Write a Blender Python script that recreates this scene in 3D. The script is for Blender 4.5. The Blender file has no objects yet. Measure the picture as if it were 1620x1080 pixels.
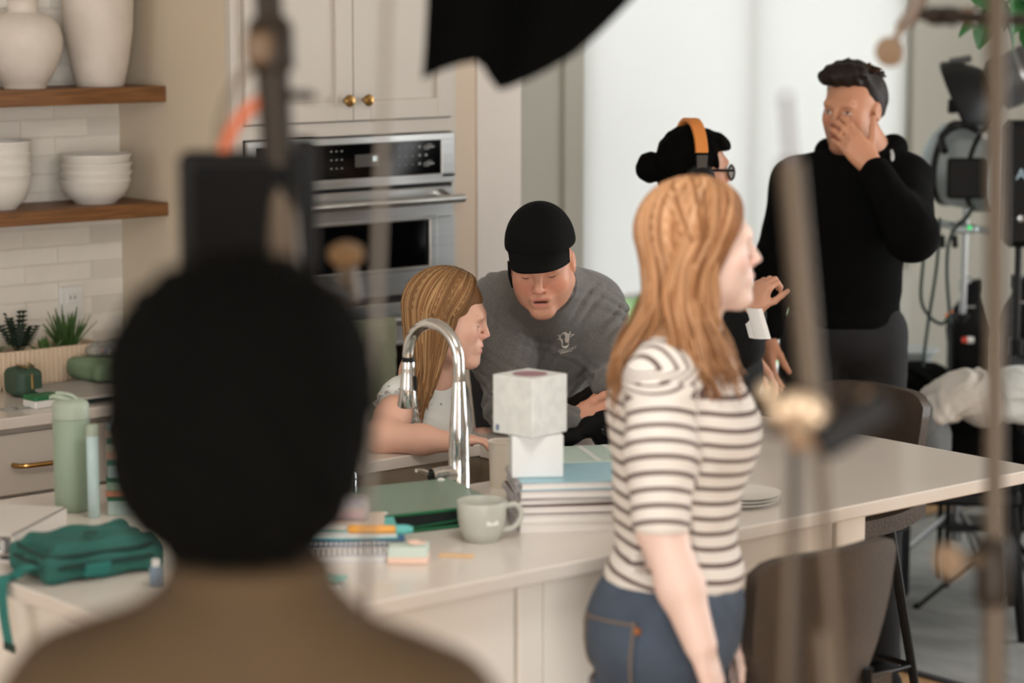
import bpy, math, random
import numpy as np
from mathutils import Vector, Matrix, Euler
from mathutils.bvhtree import BVHTree
random.seed(7)
rng = np.random.default_rng(7)
sc = bpy.context.scene
COL = sc.collection

# ------------------------------------------------------------------ camera
CAM_H = 2.0; F_PX = 3825.0; PITCH = math.radians(8.3); AZ = math.radians(50)
cam_data = bpy.data.cameras.new('camera')
cam = bpy.data.objects.new('camera', cam_data); COL.objects.link(cam)
cam_data.sensor_width = 36.0
cam_data.lens = F_PX * 36.0 / 1620.0
cam_data.clip_start = 0.05
cam.location = (0, 0, CAM_H)
cam.rotation_euler = (math.pi / 2 - PITCH, 0, AZ - math.pi / 2)
cam_data.dof.use_dof = True
cam_data.dof.focus_distance = 5.75
cam_data.dof.aperture_fstop = 1.9
cam_data.dof.aperture_blades = 0
sc.camera = cam

# ------------------------------------------------------------------ world, lights, exposure
world = bpy.data.worlds.new('World'); sc.world = world; world.use_nodes = True
bg = world.node_tree.nodes['Background']
bg.inputs[0].default_value = (0.97, 0.985, 1.0, 1); bg.inputs[1].default_value = 2.9
sc.view_settings.view_transform = 'Standard'; sc.view_settings.look = 'None'
sc.view_settings.gamma = 1.0; sc.view_settings.use_curve_mapping = False
sc.view_settings.exposure = 0.0
sc.cycles.max_bounces = 7; sc.cycles.diffuse_bounces = 4; sc.cycles.glossy_bounces = 4
sc.cycles.transmission_bounces = 5; sc.cycles.transparent_max_bounces = 8
sc.cycles.caustics_reflective = False; sc.cycles.caustics_refractive = False
sc.cycles.sample_clamp_indirect = 4.0

def area(name, loc, target, size, power, color=(1, 1, 1), size_y=None, spread=180):
    L = bpy.data.lights.new(name, 'AREA'); o = bpy.data.objects.new(name, L); COL.objects.link(o)
    L.energy = power; L.color = color; L.spread = math.radians(spread)
    if size_y: L.shape = 'RECTANGLE'; L.size = size; L.size_y = size_y
    else: L.shape = 'DISK'; L.size = size
    o.location = loc
    o.rotation_euler = (Vector(target) - Vector(loc)).to_track_quat('-Z', 'Y').to_euler()
    return o
# daylight entering by the side windows on the right (outside the frame)
area('daylight_side_window', (8.05, 2.2, 1.55), (3.0, 3.2, 1.2), 3.4, 84, (0.98, 1.0, 1.01), 1.9)
# the film lamp in the black softbox that hangs in at the top
LAMP = (2.55, 2.75, 2.52); LAMP_AIM = (3.6, 5.6, 1.2)
area('softbox_lamp', LAMP, LAMP_AIM, 0.7, 17, (1.0, 0.97, 0.93))
# added fill light behind the camera; the front wall has no window
area('front_fill', (-0.2, -2.35, 1.45), (3.0, 4.6, 0.9), 4.0, 440, (0.985, 1.0, 1.0), 2.2)

# ------------------------------------------------------------------ pixel / world helpers (1620 x 1080 frame)
_fh = np.array([math.cos(AZ), math.sin(AZ), 0]); RV = np.array([math.sin(AZ), -math.cos(AZ), 0.0])
FW = _fh * math.cos(PITCH) + np.array([0, 0, -math.sin(PITCH)]); UPV = np.cross(RV, FW)
ORG = np.array([0, 0, CAM_H]); BK = -_fh; ZV = np.array([0, 0, 1.0])
def ray(u, v): return FW + RV * ((u - 810) / F_PX) - UPV * ((v - 540) / F_PX)
def P(u, v, d): return ORG + ray(u, v) * d
def onz(u, v, z): r = ray(u, v); return ORG + r * ((z - CAM_H) / r[2])
def ony(u, v, y): r = ray(u, v); return ORG + r * (y / r[1])
def onx(u, v, x): r = ray(u, v); return ORG + r * (x / r[0])
def nrm(a): a = np.asarray(a, float); return a / np.linalg.norm(a)

# ------------------------------------------------------------------ materials
def lin(c):
    o = []
    for x in c[:3]:
        x /= 255.0
        o.append(x / 12.92 if x <= 0.04045 else ((x + 0.055) / 1.055) ** 2.4)
    return tuple(o) + (1.0,)
MATS = {}
def mat(name, rgb=(200, 200, 200), rough=0.5, metal=0.0, noise=None, bump=None, attr=None, coat=0.0, sss=0.0,
        trans=0.0, alpha=1.0, spec=0.5, sheen=0.0, emit=None, stretch=None, rgb2=None, ior=1.45, coords='Object', wave=None):
    if name in MATS: return MATS[name]
    m = bpy.data.materials.new(name); m.use_nodes = True; MATS[name] = m
    nt = m.node_tree; N = nt.nodes; L = nt.links; b = N['Principled BSDF']
    b.inputs['Base Color'].default_value = lin(rgb); b.inputs['Roughness'].default_value = rough
    b.inputs['Metallic'].default_value = metal; b.inputs['Coat Weight'].default_value = coat
    b.inputs['Specular IOR Level'].default_value = spec; b.inputs['IOR'].default_value = ior
    b.inputs['Transmission Weight'].default_value = trans; b.inputs['Alpha'].default_value = alpha
    b.inputs['Sheen Weight'].default_value = sheen
    if sss:
        b.inputs['Subsurface Weight'].default_value = sss; b.inputs['Subsurface Radius'].default_value = (0.012, 0.005, 0.003)
        b.inputs['Subsurface Scale'].default_value = 1.0
    if emit:
        b.inputs['Emission Color'].default_value = lin(emit[0]); b.inputs['Emission Strength'].default_value = emit[1]
    tc = N.new('ShaderNodeTexCoord'); mp = N.new('ShaderNodeMapping'); L.new(tc.outputs[coords], mp.inputs[0])
    if stretch: mp.inputs['Scale'].default_value = stretch
    src = None
    if attr:
        a = N.new('ShaderNodeAttribute'); a.attribute_name = attr; src = a.outputs['Color']
    if noise:
        nz = N.new('ShaderNodeTexNoise'); nz.inputs['Scale'].default_value = noise[0]; nz.inputs['Detail'].default_value = 5
        L.new(mp.outputs[0], nz.inputs['Vector'])
        mx = N.new('ShaderNodeMix'); mx.data_type = 'RGBA'; mx.blend_type = 'MIX' if rgb2 else 'MULTIPLY'
        if rgb2:
            rp = N.new('ShaderNodeMapRange'); rp.inputs[1].default_value = 0.5 - noise[1] / 2; rp.inputs[2].default_value = 0.5 + noise[1] / 2
            L.new(nz.outputs[0], rp.inputs[0]); L.new(rp.outputs[0], mx.inputs[0])
            if src: L.new(src, mx.inputs[6])
            else: mx.inputs[6].default_value = lin(rgb)
            mx.inputs[7].default_value = lin(rgb2)
        else:
            rp = N.new('ShaderNodeMapRange'); rp.inputs[1].default_value = 0.3; rp.inputs[2].default_value = 0.7
            rp.inputs[3].default_value = 1 - noise[1]; rp.inputs[4].default_value = 1.0 + noise[1] * 0.3
            L.new(nz.outputs[0], rp.inputs[0]); mx.inputs[0].default_value = 1.0
            if src: L.new(src, mx.inputs[6])
            else: mx.inputs[6].default_value = lin(rgb)
            cb = N.new('ShaderNodeCombineColor')
            for i in range(3): L.new(rp.outputs[0], cb.inputs[i])
            L.new(cb.outputs[0], mx.inputs[7])
        src = mx.outputs[2]
    if src: L.new(src, b.inputs['Base Color'])
    if bump:
        nb = N.new('ShaderNodeTexNoise'); nb.inputs['Scale'].default_value = bump[0]; nb.inputs['Detail'].default_value = 4
        L.new(mp.outputs[0], nb.inputs['Vector'])
        bp = N.new('ShaderNodeBump'); bp.inputs['Strength'].default_value = bump[1]; bp.inputs['Distance'].default_value = 0.01
        L.new(nb.outputs[0], bp.inputs['Height']); L.new(bp.outputs[0], b.inputs['Normal'])
    return m

# ------------------------------------------------------------------ mesh builder
class MB:
    def __init__(s, M=None): s.v = []; s.f = []; s.M = M
    def add(s, vs, fs):
        n = len(s.v)
        for p in vs:
            p = Vector([float(c) for c in p])
            if s.M is not None: p = s.M @ p
            s.v.append(tuple(p))
        s.f += [tuple(i + n for i in f) for f in fs]
        return s
    def box(s, c, size, R=None, bev=0.0):
        hx, hy, hz = [x / 2 for x in size]; b = min(bev, hx * .9, hy * .9, hz * .9)
        vs = []; fs = []
        if b <= 0:
            vs = [(x, y, z) for x in (-hx, hx) for y in (-hy, hy) for z in (-hz, hz)]
            fs = [(0, 1, 3, 2), (4, 6, 7, 5), (0, 4, 5, 1), (2, 3, 7, 6), (0, 2, 6, 4), (1, 5, 7, 3)]
        else:
            idx = {}
            for sx in (-1, 1):
                for sy in (-1, 1):
                    for sz in (-1, 1):
                        for ax in range(3):
                            q = [sx * (hx - b), sy * (hy - b), sz * (hz - b)]
                            q[ax] = (sx * hx, sy * hy, sz * hz)[ax]
                            idx[(sx, sy, sz, ax)] = len(vs); vs.append(tuple(q))
            for ax in range(3):
                o = [a for a in range(3) if a != ax]
                for sg in (-1, 1):
                    ring = []
                    for (p, q) in ((-1, -1), (1, -1), (1, 1), (-1, 1)):
                        k = [0, 0, 0]; k[ax] = sg; k[o[0]] = p; k[o[1]] = q; ring.append(idx[(k[0], k[1], k[2], ax)])
                    flip = (sg > 0) == (ax == 1)
                    fs.append(tuple(ring[::-1] if flip else ring))
            for ax in range(3):
                o = [a for a in range(3) if a != ax]
                for p in (-1, 1):
                    for q in (-1, 1):
                        k0 = [0, 0, 0]; k1 = [0, 0, 0]; k0[ax] = -1; k1[ax] = 1
                        k0[o[0]] = k1[o[0]] = p; k0[o[1]] = k1[o[1]] = q
                        fs.append((idx[(*k0, o[0])], idx[(*k1, o[0])], idx[(*k1, o[1])], idx[(*k0, o[1])]))
            for sx in (-1, 1):
                for sy in (-1, 1):
                    for sz in (-1, 1): fs.append(tuple(idx[(sx, sy, sz, a)] for a in range(3)))
        if R is not None: vs = [tuple(R @ Vector(v)) for v in vs]
        vs = [(v[0] + c[0], v[1] + c[1], v[2] + c[2]) for v in vs]
        return s.add(vs, fs)
    def bb(s, x0, x1, y0, y1, z0, z1, bev=0.0):
        return s.box(((x0 + x1) / 2, (y0 + y1) / 2, (z0 + z1) / 2), (abs(x1 - x0), abs(y1 - y0), abs(z1 - z0)), None, bev)
    def tube(s, pts, r, n=10, caps=True, flat=1.0, up=None):
        pts = [np.asarray(p, float) for p in pts]; m = len(pts)
        rr = r if hasattr(r, '__len__') else [r] * m
        vs = []; fs = []; nv = None
        for i in range(m):
            t = nrm(pts[min(i + 1, m - 1)] - pts[max(i - 1, 0)] + 1e-12)
            if nv is None:
                a = np.asarray(up, float) if up is not None else (np.array([0, 0, 1.]) if abs(t[2]) < .9 else np.array([1., 0, 0]))
                nv = nrm(a - t * (a @ t))
            else:
                q = nv - t * (nv @ t)
                nv = nrm(q) if np.linalg.norm(q) > 1e-6 else nv
            bn = np.cross(t, nv)
            for k in range(n):
                an = 2 * math.pi * k / n
                vs.append(pts[i] + rr[i] * (math.cos(an) * nv * flat + math.sin(an) * bn))
        for i in range(m - 1):
            for k in range(n):
                a = i * n + k; b = i * n + (k + 1) % n
                fs.append((a, b, b + n, a + n))
        if caps: fs.append(tuple(range(n - 1, -1, -1))); fs.append(tuple((m - 1) * n + k for k in range(n)))
        return s.add(vs, fs)
    def cyl(s, a, b, ra, rb=None, n=20): return s.tube([a, b], [ra, ra if rb is None else rb], n)
    def lathe(s, prof, c=(0, 0, 0), n=32, axis=None):
        vs = []; fs = []; m = len(prof)
        if axis is None: e = (np.array([1., 0, 0]), np.array([0, 1., 0]), np.array([0, 0, 1.]))
        else:
            w = nrm(axis); a = np.array([0, 0, 1.]) if abs(w[2]) < .9 else np.array([1., 0, 0])
            e0 = nrm(np.cross(a, w)); e = (e0, np.cross(w, e0), w)
        for (r, z) in prof:
            for k in range(n):
                an = 2 * math.pi * k / n
                vs.append(np.asarray(c, float) + e[0] * r * math.cos(an) + e[1] * r * math.sin(an) + e[2] * z)
        for i in range(m - 1):
            for k in range(n):
                a = i * n + k; b = i * n + (k + 1) % n
                fs.append((a, b, b + n, a + n))
        if prof[0][0] > 1e-5: fs.append(tuple(range(n - 1, -1, -1)))
        if prof[-1][0] > 1e-5: fs.append(tuple((m - 1) * n + k for k in range(n)))
        return s.add(vs, fs)
    def sphere(s, c, r, n=16):
        r = r if hasattr(r, '__len__') else (r, r, r)
        m = n // 2; vs = [(c[0], c[1], c[2] - r[2])]; fs = []
        for i in range(1, m):
            ph = -math.pi / 2 + math.pi * i / m
            for k in range(n):
                an = 2 * math.pi * k / n
                vs.append((c[0] + r[0] * math.cos(ph) * math.cos(an), c[1] + r[1] * math.cos(ph) * math.sin(an), c[2] + r[2] * math.sin(ph)))
        vs.append((c[0], c[1], c[2] + r[2]))
        for k in range(n): fs.append((0, 1 + (k + 1) % n, 1 + k))
        for i in range(m - 2):
            for k in range(n):
                a = 1 + i * n + k; b = 1 + i * n + (k + 1) % n
                fs.append((a, b, b + n, a + n))
        t = len(vs) - 1; o = 1 + (m - 2) * n
        for k in range(n): fs.append((t, o + k, o + (k + 1) % n))
        return s.add(vs, fs)
    def slab(s, grid_top, thick_vec):
        """a curved sheet given as rows of points, with thickness"""
        R_ = len(grid_top); C_ = len(grid_top[0]); vs = []; fs = []
        for layer in (0, 1):
            for r in range(R_):
                for c in range(C_):
                    tv = thick_vec[r][c] if isinstance(thick_vec, list) else thick_vec
                    vs.append(np.asarray(grid_top[r][c], float) + layer * np.asarray(tv, float))
        o = R_ * C_
        for r in range(R_ - 1):
            for c in range(C_ - 1):
                a = r * C_ + c
                fs.append((a, a + 1, a + C_ + 1, a + C_)); fs.append((o + a, o + a + C_, o + a + C_ + 1, o + a + 1))
        edge = [c for c in range(C_)] + [r * C_ + C_ - 1 for r in range(1, R_)] + [(R_ - 1) * C_ + c for c in range(C_ - 2, -1, -1)] + [r * C_ for r in range(R_ - 2, 0, -1)]
        for i in range(len(edge)):
            a = edge[i]; b = edge[(i + 1) % len(edge)]
            fs.append((b, a, a + o, b + o))
        return s.add(vs, fs)
    def prism(s, poly, vec):
        n = len(poly); vs = [np.asarray(p, float) for p in poly]; vs += [p + np.asarray(vec, float) for p in vs]
        fs = [tuple(range(n - 1, -1, -1)), tuple(range(n, 2 * n))] + [(i, (i + 1) % n, n + (i + 1) % n, n + i) for i in range(n)]
        return s.add(vs, fs)
    def mesh(s, name):
        me = bpy.data.meshes.new(name); me.from_pydata(s.v, [], s.f); me.update(); return me

def setup(o, label=None, cat=None, group=None, kind=None):
    if label: o['label'] = label
    if cat: o['category'] = cat
    if group: o['group'] = group
    if kind: o['kind'] = kind
    return o
def link(name, me, m, parent=None, smooth=False, sharp=None, **kw):
    o = bpy.data.objects.new(name, me); COL.objects.link(o)
    if m is not None and len(me.materials) == 0: me.materials.append(m if not isinstance(m, str) else MATS[m])
    if smooth:
        me.polygons.foreach_set('use_smooth', [True] * len(me.polygons))
        if sharp: me.set_sharp_from_angle(angle=math.radians(sharp))
    if parent is not None:
        o.parent = parent
        o.matrix_parent_inverse = WM[parent.name].inverted()
    WM[o.name] = Matrix.Identity(4)
    setup(o, **kw)
    return o
WM = {}
def B(mb, name, m, parent=None, smooth=False, sharp=40, **kw):
    me = mb.mesh(name)
    return link(name, me, m, parent, smooth, sharp if smooth else None, **kw)
def thing(name, label, cat, loc=(0, 0, 0), group=None):
    o = bpy.data.objects.new(name, None); COL.objects.link(o); o.empty_display_size = 0.05
    o.location = [float(c) for c in loc]; WM[o.name] = Matrix.Translation(Vector(o.location))
    return setup(o, label, cat, group)
def Rz(a): return Matrix.Rotation(a, 4, 'Z')
def TR(loc, rz=0.0, rx=0.0, ry=0.0): return Matrix.Translation(Vector([float(c) for c in loc])) @ Euler((rx, ry, rz)).to_matrix().to_4x4()
def frame_M(o, x, y, z):
    M = Matrix.Identity(4)
    for i in range(3): M[i][0] = x[i]; M[i][1] = y[i]; M[i][2] = z[i]; M[i][3] = o[i]
    return M
def spline(pts, n=8):
    pts = [np.asarray(p, float) for p in pts]; out = []
    for i in range(len(pts) - 1):
        p0 = pts[max(i - 1, 0)]; p1 = pts[i]; p2 = pts[i + 1]; p3 = pts[min(i + 2, len(pts) - 1)]
        for k in range(n):
            t = k / n
            out.append(.5 * ((2 * p1) + (-p0 + p2) * t + (2 * p0 - 5 * p1 + 4 * p2 - p3) * t * t + (-p0 + 3 * p1 - 3 * p2 + p3) * t ** 3))
    out.append(pts[-1]); return out

# ------------------------------------------------------------------ implicit surfaces (bodies, clothes)
class RC:                      # tapered capsule
    def __init__(s, a, b, ra, rb=None, k=.02, op='u'):
        s.a = np.asarray(a, np.float32); s.b = np.asarray(b, np.float32); s.ra = ra; s.rb = ra if rb is None else rb; s.k = k; s.op = op
        s.lo = np.minimum(s.a - s.ra, s.b - s.rb); s.hi = np.maximum(s.a + s.ra, s.b + s.rb)
    def __call__(s, p):
        ab = s.b - s.a; L = max(float(ab @ ab), 1e-9); t = np.clip((p - s.a) @ ab / L, 0, 1)
        d = p - s.a - t[..., None] * ab
        return np.sqrt((d * d).sum(-1)) - (s.ra + (s.rb - s.ra) * t)
class EL:                      # ellipsoid; rows of R are its axes
    def __init__(s, c, r, R=None, k=.02, op='u'):
        s.c = np.asarray(c, np.float32); s.r = np.asarray(r, np.float32); s.R = np.eye(3, dtype=np.float32) if R is None else np.asarray(R, np.float32); s.k = k; s.op = op
        m = float(max(r)); s.lo = s.c - m; s.hi = s.c + m
    def __call__(s, p):
        q = (p - s.c) @ s.R.T
        k0 = np.sqrt(((q / s.r) ** 2).sum(-1)); k1 = np.sqrt(((q / (s.r * s.r)) ** 2).sum(-1))
        return k0 * (k0 - 1) / np.maximum(k1, 1e-6)
class BX:                      # rounded box
    def __init__(s, c, h, R=None, rd=.01, k=.02, op='u'):
        s.c = np.asarray(c, np.float32); s.h = np.asarray(h, np.float32) - rd; s.R = np.eye(3, dtype=np.float32) if R is None else np.asarray(R, np.float32); s.rd = rd; s.k = k; s.op = op
        m = float(np.linalg.norm(h)); s.lo = s.c - m; s.hi = s.c + m
    def __call__(s, p):
        q = np.abs((p - s.c) @ s.R.T) - s.h
        return np.sqrt((np.maximum(q, 0) ** 2).sum(-1)) + np.minimum(q.max(-1), 0) - s.rd
def smin(a, b, k):
    h = np.maximum(k - np.abs(a - b), 0) / k
    return np.minimum(a, b) - h * h * k * .25
def polygonize(prims, h, disp=None, dispamp=0.0):
    U = [p for p in prims if p.op == 'u']
    lo = np.min([p.lo for p in U], 0) - 3 * h - dispamp; hi = np.max([p.hi for p in U], 0) + 3 * h + dispamp
    Bk = 8; w = Bk * h; nb = np.ceil((hi - lo) / w).astype(int)
    g = np.stack(np.meshgrid(*[np.arange(n) for n in nb], indexing='ij'), -1).reshape(-1, 3)
    ctr = (lo + (g + .5) * w).astype(np.float32); rad = w * .87 + dispamp
    cd = [p(ctr) for p in prims]
    Dm = np.full(len(g), 1e3, np.float32)
    for p, d in zip(prims, cd):
        if p.op == 'u': Dm = smin(Dm, d, p.k)
    act = np.abs(Dm) < rad * 1.35 + .004
    for p, d in zip(prims, cd):
        if p.op == 's': act |= (np.abs(d) < rad * 1.3 + p.k) & (Dm < rad * 1.3)
    g = g[act]; cd = [d[act] for d in cd]
    of = np.stack(np.meshgrid(*[np.arange(Bk + 1)] * 3, indexing='ij'), -1).reshape(-1, 3)
    pts = (lo + (g[:, None, :] * Bk + of[None]) * h).astype(np.float32)
    D = np.full(pts.shape[:2], 1e3, np.float32)
    for p, d in zip(prims, cd):
        sel = np.nonzero(d < rad * 1.4 + 2 * p.k + .01)[0]
        if len(sel) == 0: continue
        v = p(pts[sel])
        if p.op == 'u': D[sel] = smin(D[sel], v, p.k)
        else: D[sel] = -smin(-D[sel], v, p.k)
    if disp is not None: D = D + disp(pts)
    n1 = Bk + 1; D = D.reshape(-1, n1, n1, n1); ins = D < 0
    cnt = np.zeros((len(g), Bk, Bk, Bk), np.int8); cor = {}
    for i in (0, 1):
        for j in (0, 1):
            for k in (0, 1): cnt += ins[:, i:i + Bk, j:j + Bk, k:k + Bk]
    bi, ci, cj, ck = np.nonzero((cnt > 0) & (cnt < 8))
    val = {}
    for i in (0, 1):
        for j in (0, 1):
            for k in (0, 1): val[(i, j, k)] = D[bi, ci + i, cj + j, ck + k]
    acc = np.zeros((len(bi), 3), np.float32); num = np.zeros(len(bi), np.float32)
    keys = list(val)
    for a in keys:
        for ax in range(3):
            if a[ax] == 1: continue
            b = list(a); b[ax] = 1; b = tuple(b)
            va, vb = val[a], val[b]; cr = (va < 0) != (vb < 0)
            t = np.where(cr, va / np.where(cr, va - vb, 1), 0)
            pos = np.tile(np.array(a, np.float32), (len(bi), 1)); pos[:, ax] = t
            acc += pos * cr[:, None]; num += cr
    cell = g[bi] * Bk + np.stack([ci, cj, ck], -1)
    V = lo + (cell + acc / num[:, None]) * h
    S = (nb * Bk + 4).astype(np.int64)
    key = ((cell[:, 0].astype(np.int64) + 1) * S[1] + cell[:, 1] + 1) * S[2] + cell[:, 2] + 1
    order = np.argsort(key); ks = key[order]
    off = [S[1] * S[2], S[2], np.int64(1)]
    quads = []
    for ax in range(3):
        e = [0, 0, 0]; e[ax] = 1; v0 = val[(0, 0, 0)] < 0; v1 = val[tuple(e)] < 0
        sel = np.nonzero(v0 != v1)[0]; o1, o2 = off[(ax + 1) % 3], off[(ax + 2) % 3]
        q = []; ok = np.ones(len(sel), bool)
        for dk in (0, o1, o1 + o2, o2):
            t = key[sel] - dk; ix = np.clip(np.searchsorted(ks, t), 0, len(ks) - 1); ok &= ks[ix] == t; q.append(order[ix])
        q = np.stack(q, -1); fl = v0[sel]
        q = np.where(fl[:, None], q, q[:, ::-1])
        quads.append(q[ok])
    Q = np.concatenate(quads)
    return V.astype(np.float64), Q
def np_mesh(name, V, Q, smooth=True):
    me = bpy.data.meshes.new(name); nv = len(V); nf = len(Q); w = Q.shape[1]
    me.vertices.add(nv); me.vertices.foreach_set('co', np.asarray(V, np.float32).ravel())
    me.loops.add(nf * w); me.loops.foreach_set('vertex_index', np.asarray(Q, np.int32).ravel())
    me.polygons.add(nf); me.polygons.foreach_set('loop_start', np.arange(0, nf * w, w, dtype=np.int32))
    me.update(calc_edges=True); me.validate()
    if smooth: me.polygons.foreach_set('use_smooth', [True] * len(me.polygons))
    return me
def set_col(me, C, name='col'):
    a = me.attributes.new(name, 'FLOAT_COLOR', 'POINT')
    C = np.asarray(C, np.float32)
    if C.shape[1] == 3: C = np.concatenate([C, np.ones((len(C), 1), np.float32)], 1)
    a.data.foreach_set('color', C.ravel())
def set_float(me, F, name):
    a = me.attributes.new(name, 'FLOAT', 'POINT'); a.data.foreach_set('value', np.asarray(F, np.float32))

# ================================================================== MATERIALS
mat('wall_paint', (220, 213, 205), .7, bump=(60, .02))
mat('wall_backlit', (182, 180, 169), .7, bump=(60, .02))  # greyed below wall_paint: shade of the backlit window wall put into the colour
mat('greige_panel', (208, 190, 170), .6, bump=(40, .02))
mat('island_lit', (238, 232, 222), .45, bump=(30, .01))  # cabinet cream brightened to stand in for light missing on the island front
mat('cabinet_cream', (200, 193, 183), .45, bump=(30, .01))
mat('cabinet_shaded', (208, 194, 172), .55, bump=(30, .01))  # cabinet cream turned tan, the shade on its side put into the colour
mat('ceiling_white', (225, 222, 216), .8)
mat('grout', (216, 210, 200), .9)
mat('tile', (203, 197, 189), .35, noise=(14, .05), bump=(22, .04), attr='col')
mat('oak', (126, 84, 46), .5, noise=(9, .45), stretch=(1, 14, 14), bump=(30, .05))
mat('plank', (190, 150, 105), .45, noise=(6, .3), stretch=(1, 9, 9))
mat('quartz', (222, 214, 205), .22, noise=(3, .04), coat=.15)
mat('steel', (196, 197, 195), .3, metal=1, noise=(3, .12), stretch=(1, 1, 40))
mat('sink_steel', (158, 145, 128), .4, metal=.25, noise=(4, .15))
mat('chrome', (215, 215, 213), .08, metal=1)
mat('brass', (168, 134, 82), .28, metal=1)
mat('black_glass', (5, 5, 6), .1, spec=.35)
mat('black_plastic', (9, 9, 9), .55, spec=.25)
mat('black_rubber', (8, 8, 8), .75, spec=.2)
mat('black_metal', (11, 11, 12), .45, spec=.3)
mat('dark_gap', (30, 27, 24), .8)
mat('ceramic', (214, 205, 194), .6, noise=(20, .06), bump=(50, .05))
mat('ceramic_white', (222, 218, 210), .35)
mat('mug_glaze', (186, 186, 176), .4, noise=(30, .08))
mat('white_plastic', (225, 224, 220), .4)
mat('paper_white', (226, 224, 220), .7)
mat('trim_white', (228, 228, 226), .5)

# ================================================================== SETTING
YW = 6.09
X_SIDE = 3.63       # left side of the tall oven cabinet
# floor: oak planks, laid along Y, only in view right of the island
fl = B(MB().bb(-2.4, 8.4, -2.6, 6.4, -.08, -.012), 'floor', 'plank', kind='structure')
pm = MB().bb(-.093, .093, -.9, .9, -.012, 0, .002).mesh('plank')
for i in range(6):
    for j in range(3):
        o = link('plank', pm, 'plank', fl); o.location = (4.35 + .188 * i, 3.2 + 1.804 * j - (i % 3) * .6, 0)
# ceiling
B(MB().bb(-2.4, 8.4, -2.6, 6.4, 2.75, 2.85), 'ceiling', 'ceiling_white', kind='structure')
# kitchen wall and window wall (one straight line); window opening x 5.41..7.08, z .585..2.35
WX0, WX1, WZ0, WZ1 = 5.41, 7.085, .585, 2.35
wb = B(MB().bb(-2.4, 4.45, YW, YW + .16, 0, 2.75), 'wall_back', 'grout', kind='structure')
tl = MB().bb(-.1057, .1057, -.004, .002, -.0252, .0252, .0015).mesh('tile')
set_col(tl, [lin((206, 200, 192))] * len(tl.vertices))
tvar = []
for k in range(6):
    m_ = tl.copy(); c = lin((230 + 1.2 * k, 224 + 1.2 * k, 214 + 1.2 * k)); m_.attributes['col'].data.foreach_set('color', list(c) * len(m_.vertices)); tvar.append(m_)
r_ = 0
z = .94
while z < 2.15:
    n_x = 5
    for i in range(n_x):
        x = 3.63 - .107 - .213 * i + (.1065 if r_ % 2 else 0)
        if x > 3.6: continue
        o = link('tile', tvar[rng.integers(6)], 'tile', wb); o.location = (x, YW, z)
    z += .0515; r_ += 1
# window wall
m = MB(); m.bb(4.45, WX0, YW, YW + .16, 0, 2.75); m.bb(WX1, 8.4, YW, YW + .16, 0, 2.75)
m.bb(WX0, WX1, YW, YW + .16, 0, WZ0); m.bb(WX0, WX1, YW, YW + .16, WZ1, 2.75)
B(m, 'wall_window', 'wall_backlit', kind='structure')
# window frame, glass, sill
win = thing('window_1', 'wide window with white frame behind a pale roller shade', 'window', (6.25, YW, WZ0)); win['kind'] = 'structure'
m = MB(); m.bb(WX0 - .085, WX0, YW - .02, YW + .005, WZ0 - .08, WZ1 + .09, .003); m.bb(WX1, WX1 + .03, YW - .02, YW + .005, WZ0 - .08, WZ1 + .09, .003)
B(m, 'window_casing', 'wall_backlit', win)
m = MB()
for (a, b_) in ((WX0, WX0 + .05), (WX1 - .05, WX1), (6.22, 6.28)): m.bb(a, b_, YW + .06, YW + .11, WZ0, WZ1, .004)
for (a, b_) in ((WZ0, WZ0 + .03), (WZ1 - .05, WZ1)): m.bb(WX0, WX1, YW + .06, YW + .11, a, b_, .004)
B(m, 'window_frame', 'trim_white', win)
mat('glass_pane', (245, 250, 250), .02, trans=1.0, alpha=.12, ior=1.0)
for a, b_ in ((WX0 + .05, 6.22), (6.28, WX1 - .05)):
    B(MB().bb(a, b_, YW + .083, YW + .087, WZ0 + .03, WZ1 - .05), 'pane', 'glass_pane', win)
B(MB().bb(WX0 - .09, WX1 + .03, YW - .05, YW + .06, WZ0 - .035, WZ0, .006), 'window_sill', 'wall_backlit', win)
# roller shade: back-lit cloth
ms = mat('shade_cloth', (236, 236, 232), .9)
nt = ms.node_tree; b = nt.nodes['Principled BSDF']; tr_ = nt.nodes.new('ShaderNodeBsdfTranslucent'); tr_.inputs[0].default_value = lin((238, 239, 238))
mx = nt.nodes.new('ShaderNodeMixShader'); mx.inputs[0].default_value = .62
nt.links.new(b.outputs[0], mx.inputs[1]); nt.links.new(tr_.outputs[0], mx.inputs[2]); nt.links.new(mx.outputs[0], nt.nodes['Material Output'].inputs[0])
sh = thing('roller_shade', 'pale translucent roller shade drawn down over the wide window', 'window shade', (6.25, YW - .0, .95))
B(MB().bb(WX0 - .004, WX1 + .004, YW + .018, YW + .0195, .955, 2.33), 'shade_cloth', 'shade_cloth', sh)
B(MB().bb(WX0 - .004, WX1 + .004, YW + .012, YW + .026, .94, .957, .003), 'bottom_bar', 'trim_white', sh)
B(MB().cyl((WX0, YW + .02, 2.33), (WX1, YW + .02, 2.33), .022), 'roller', 'trim_white', sh, smooth=True)
# stub wall right of the oven cabinet
B(MB().bb(4.493, 4.66, 5.512, YW, 0, 2.75), 'wall_stub', 'wall_paint', kind='structure')
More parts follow.
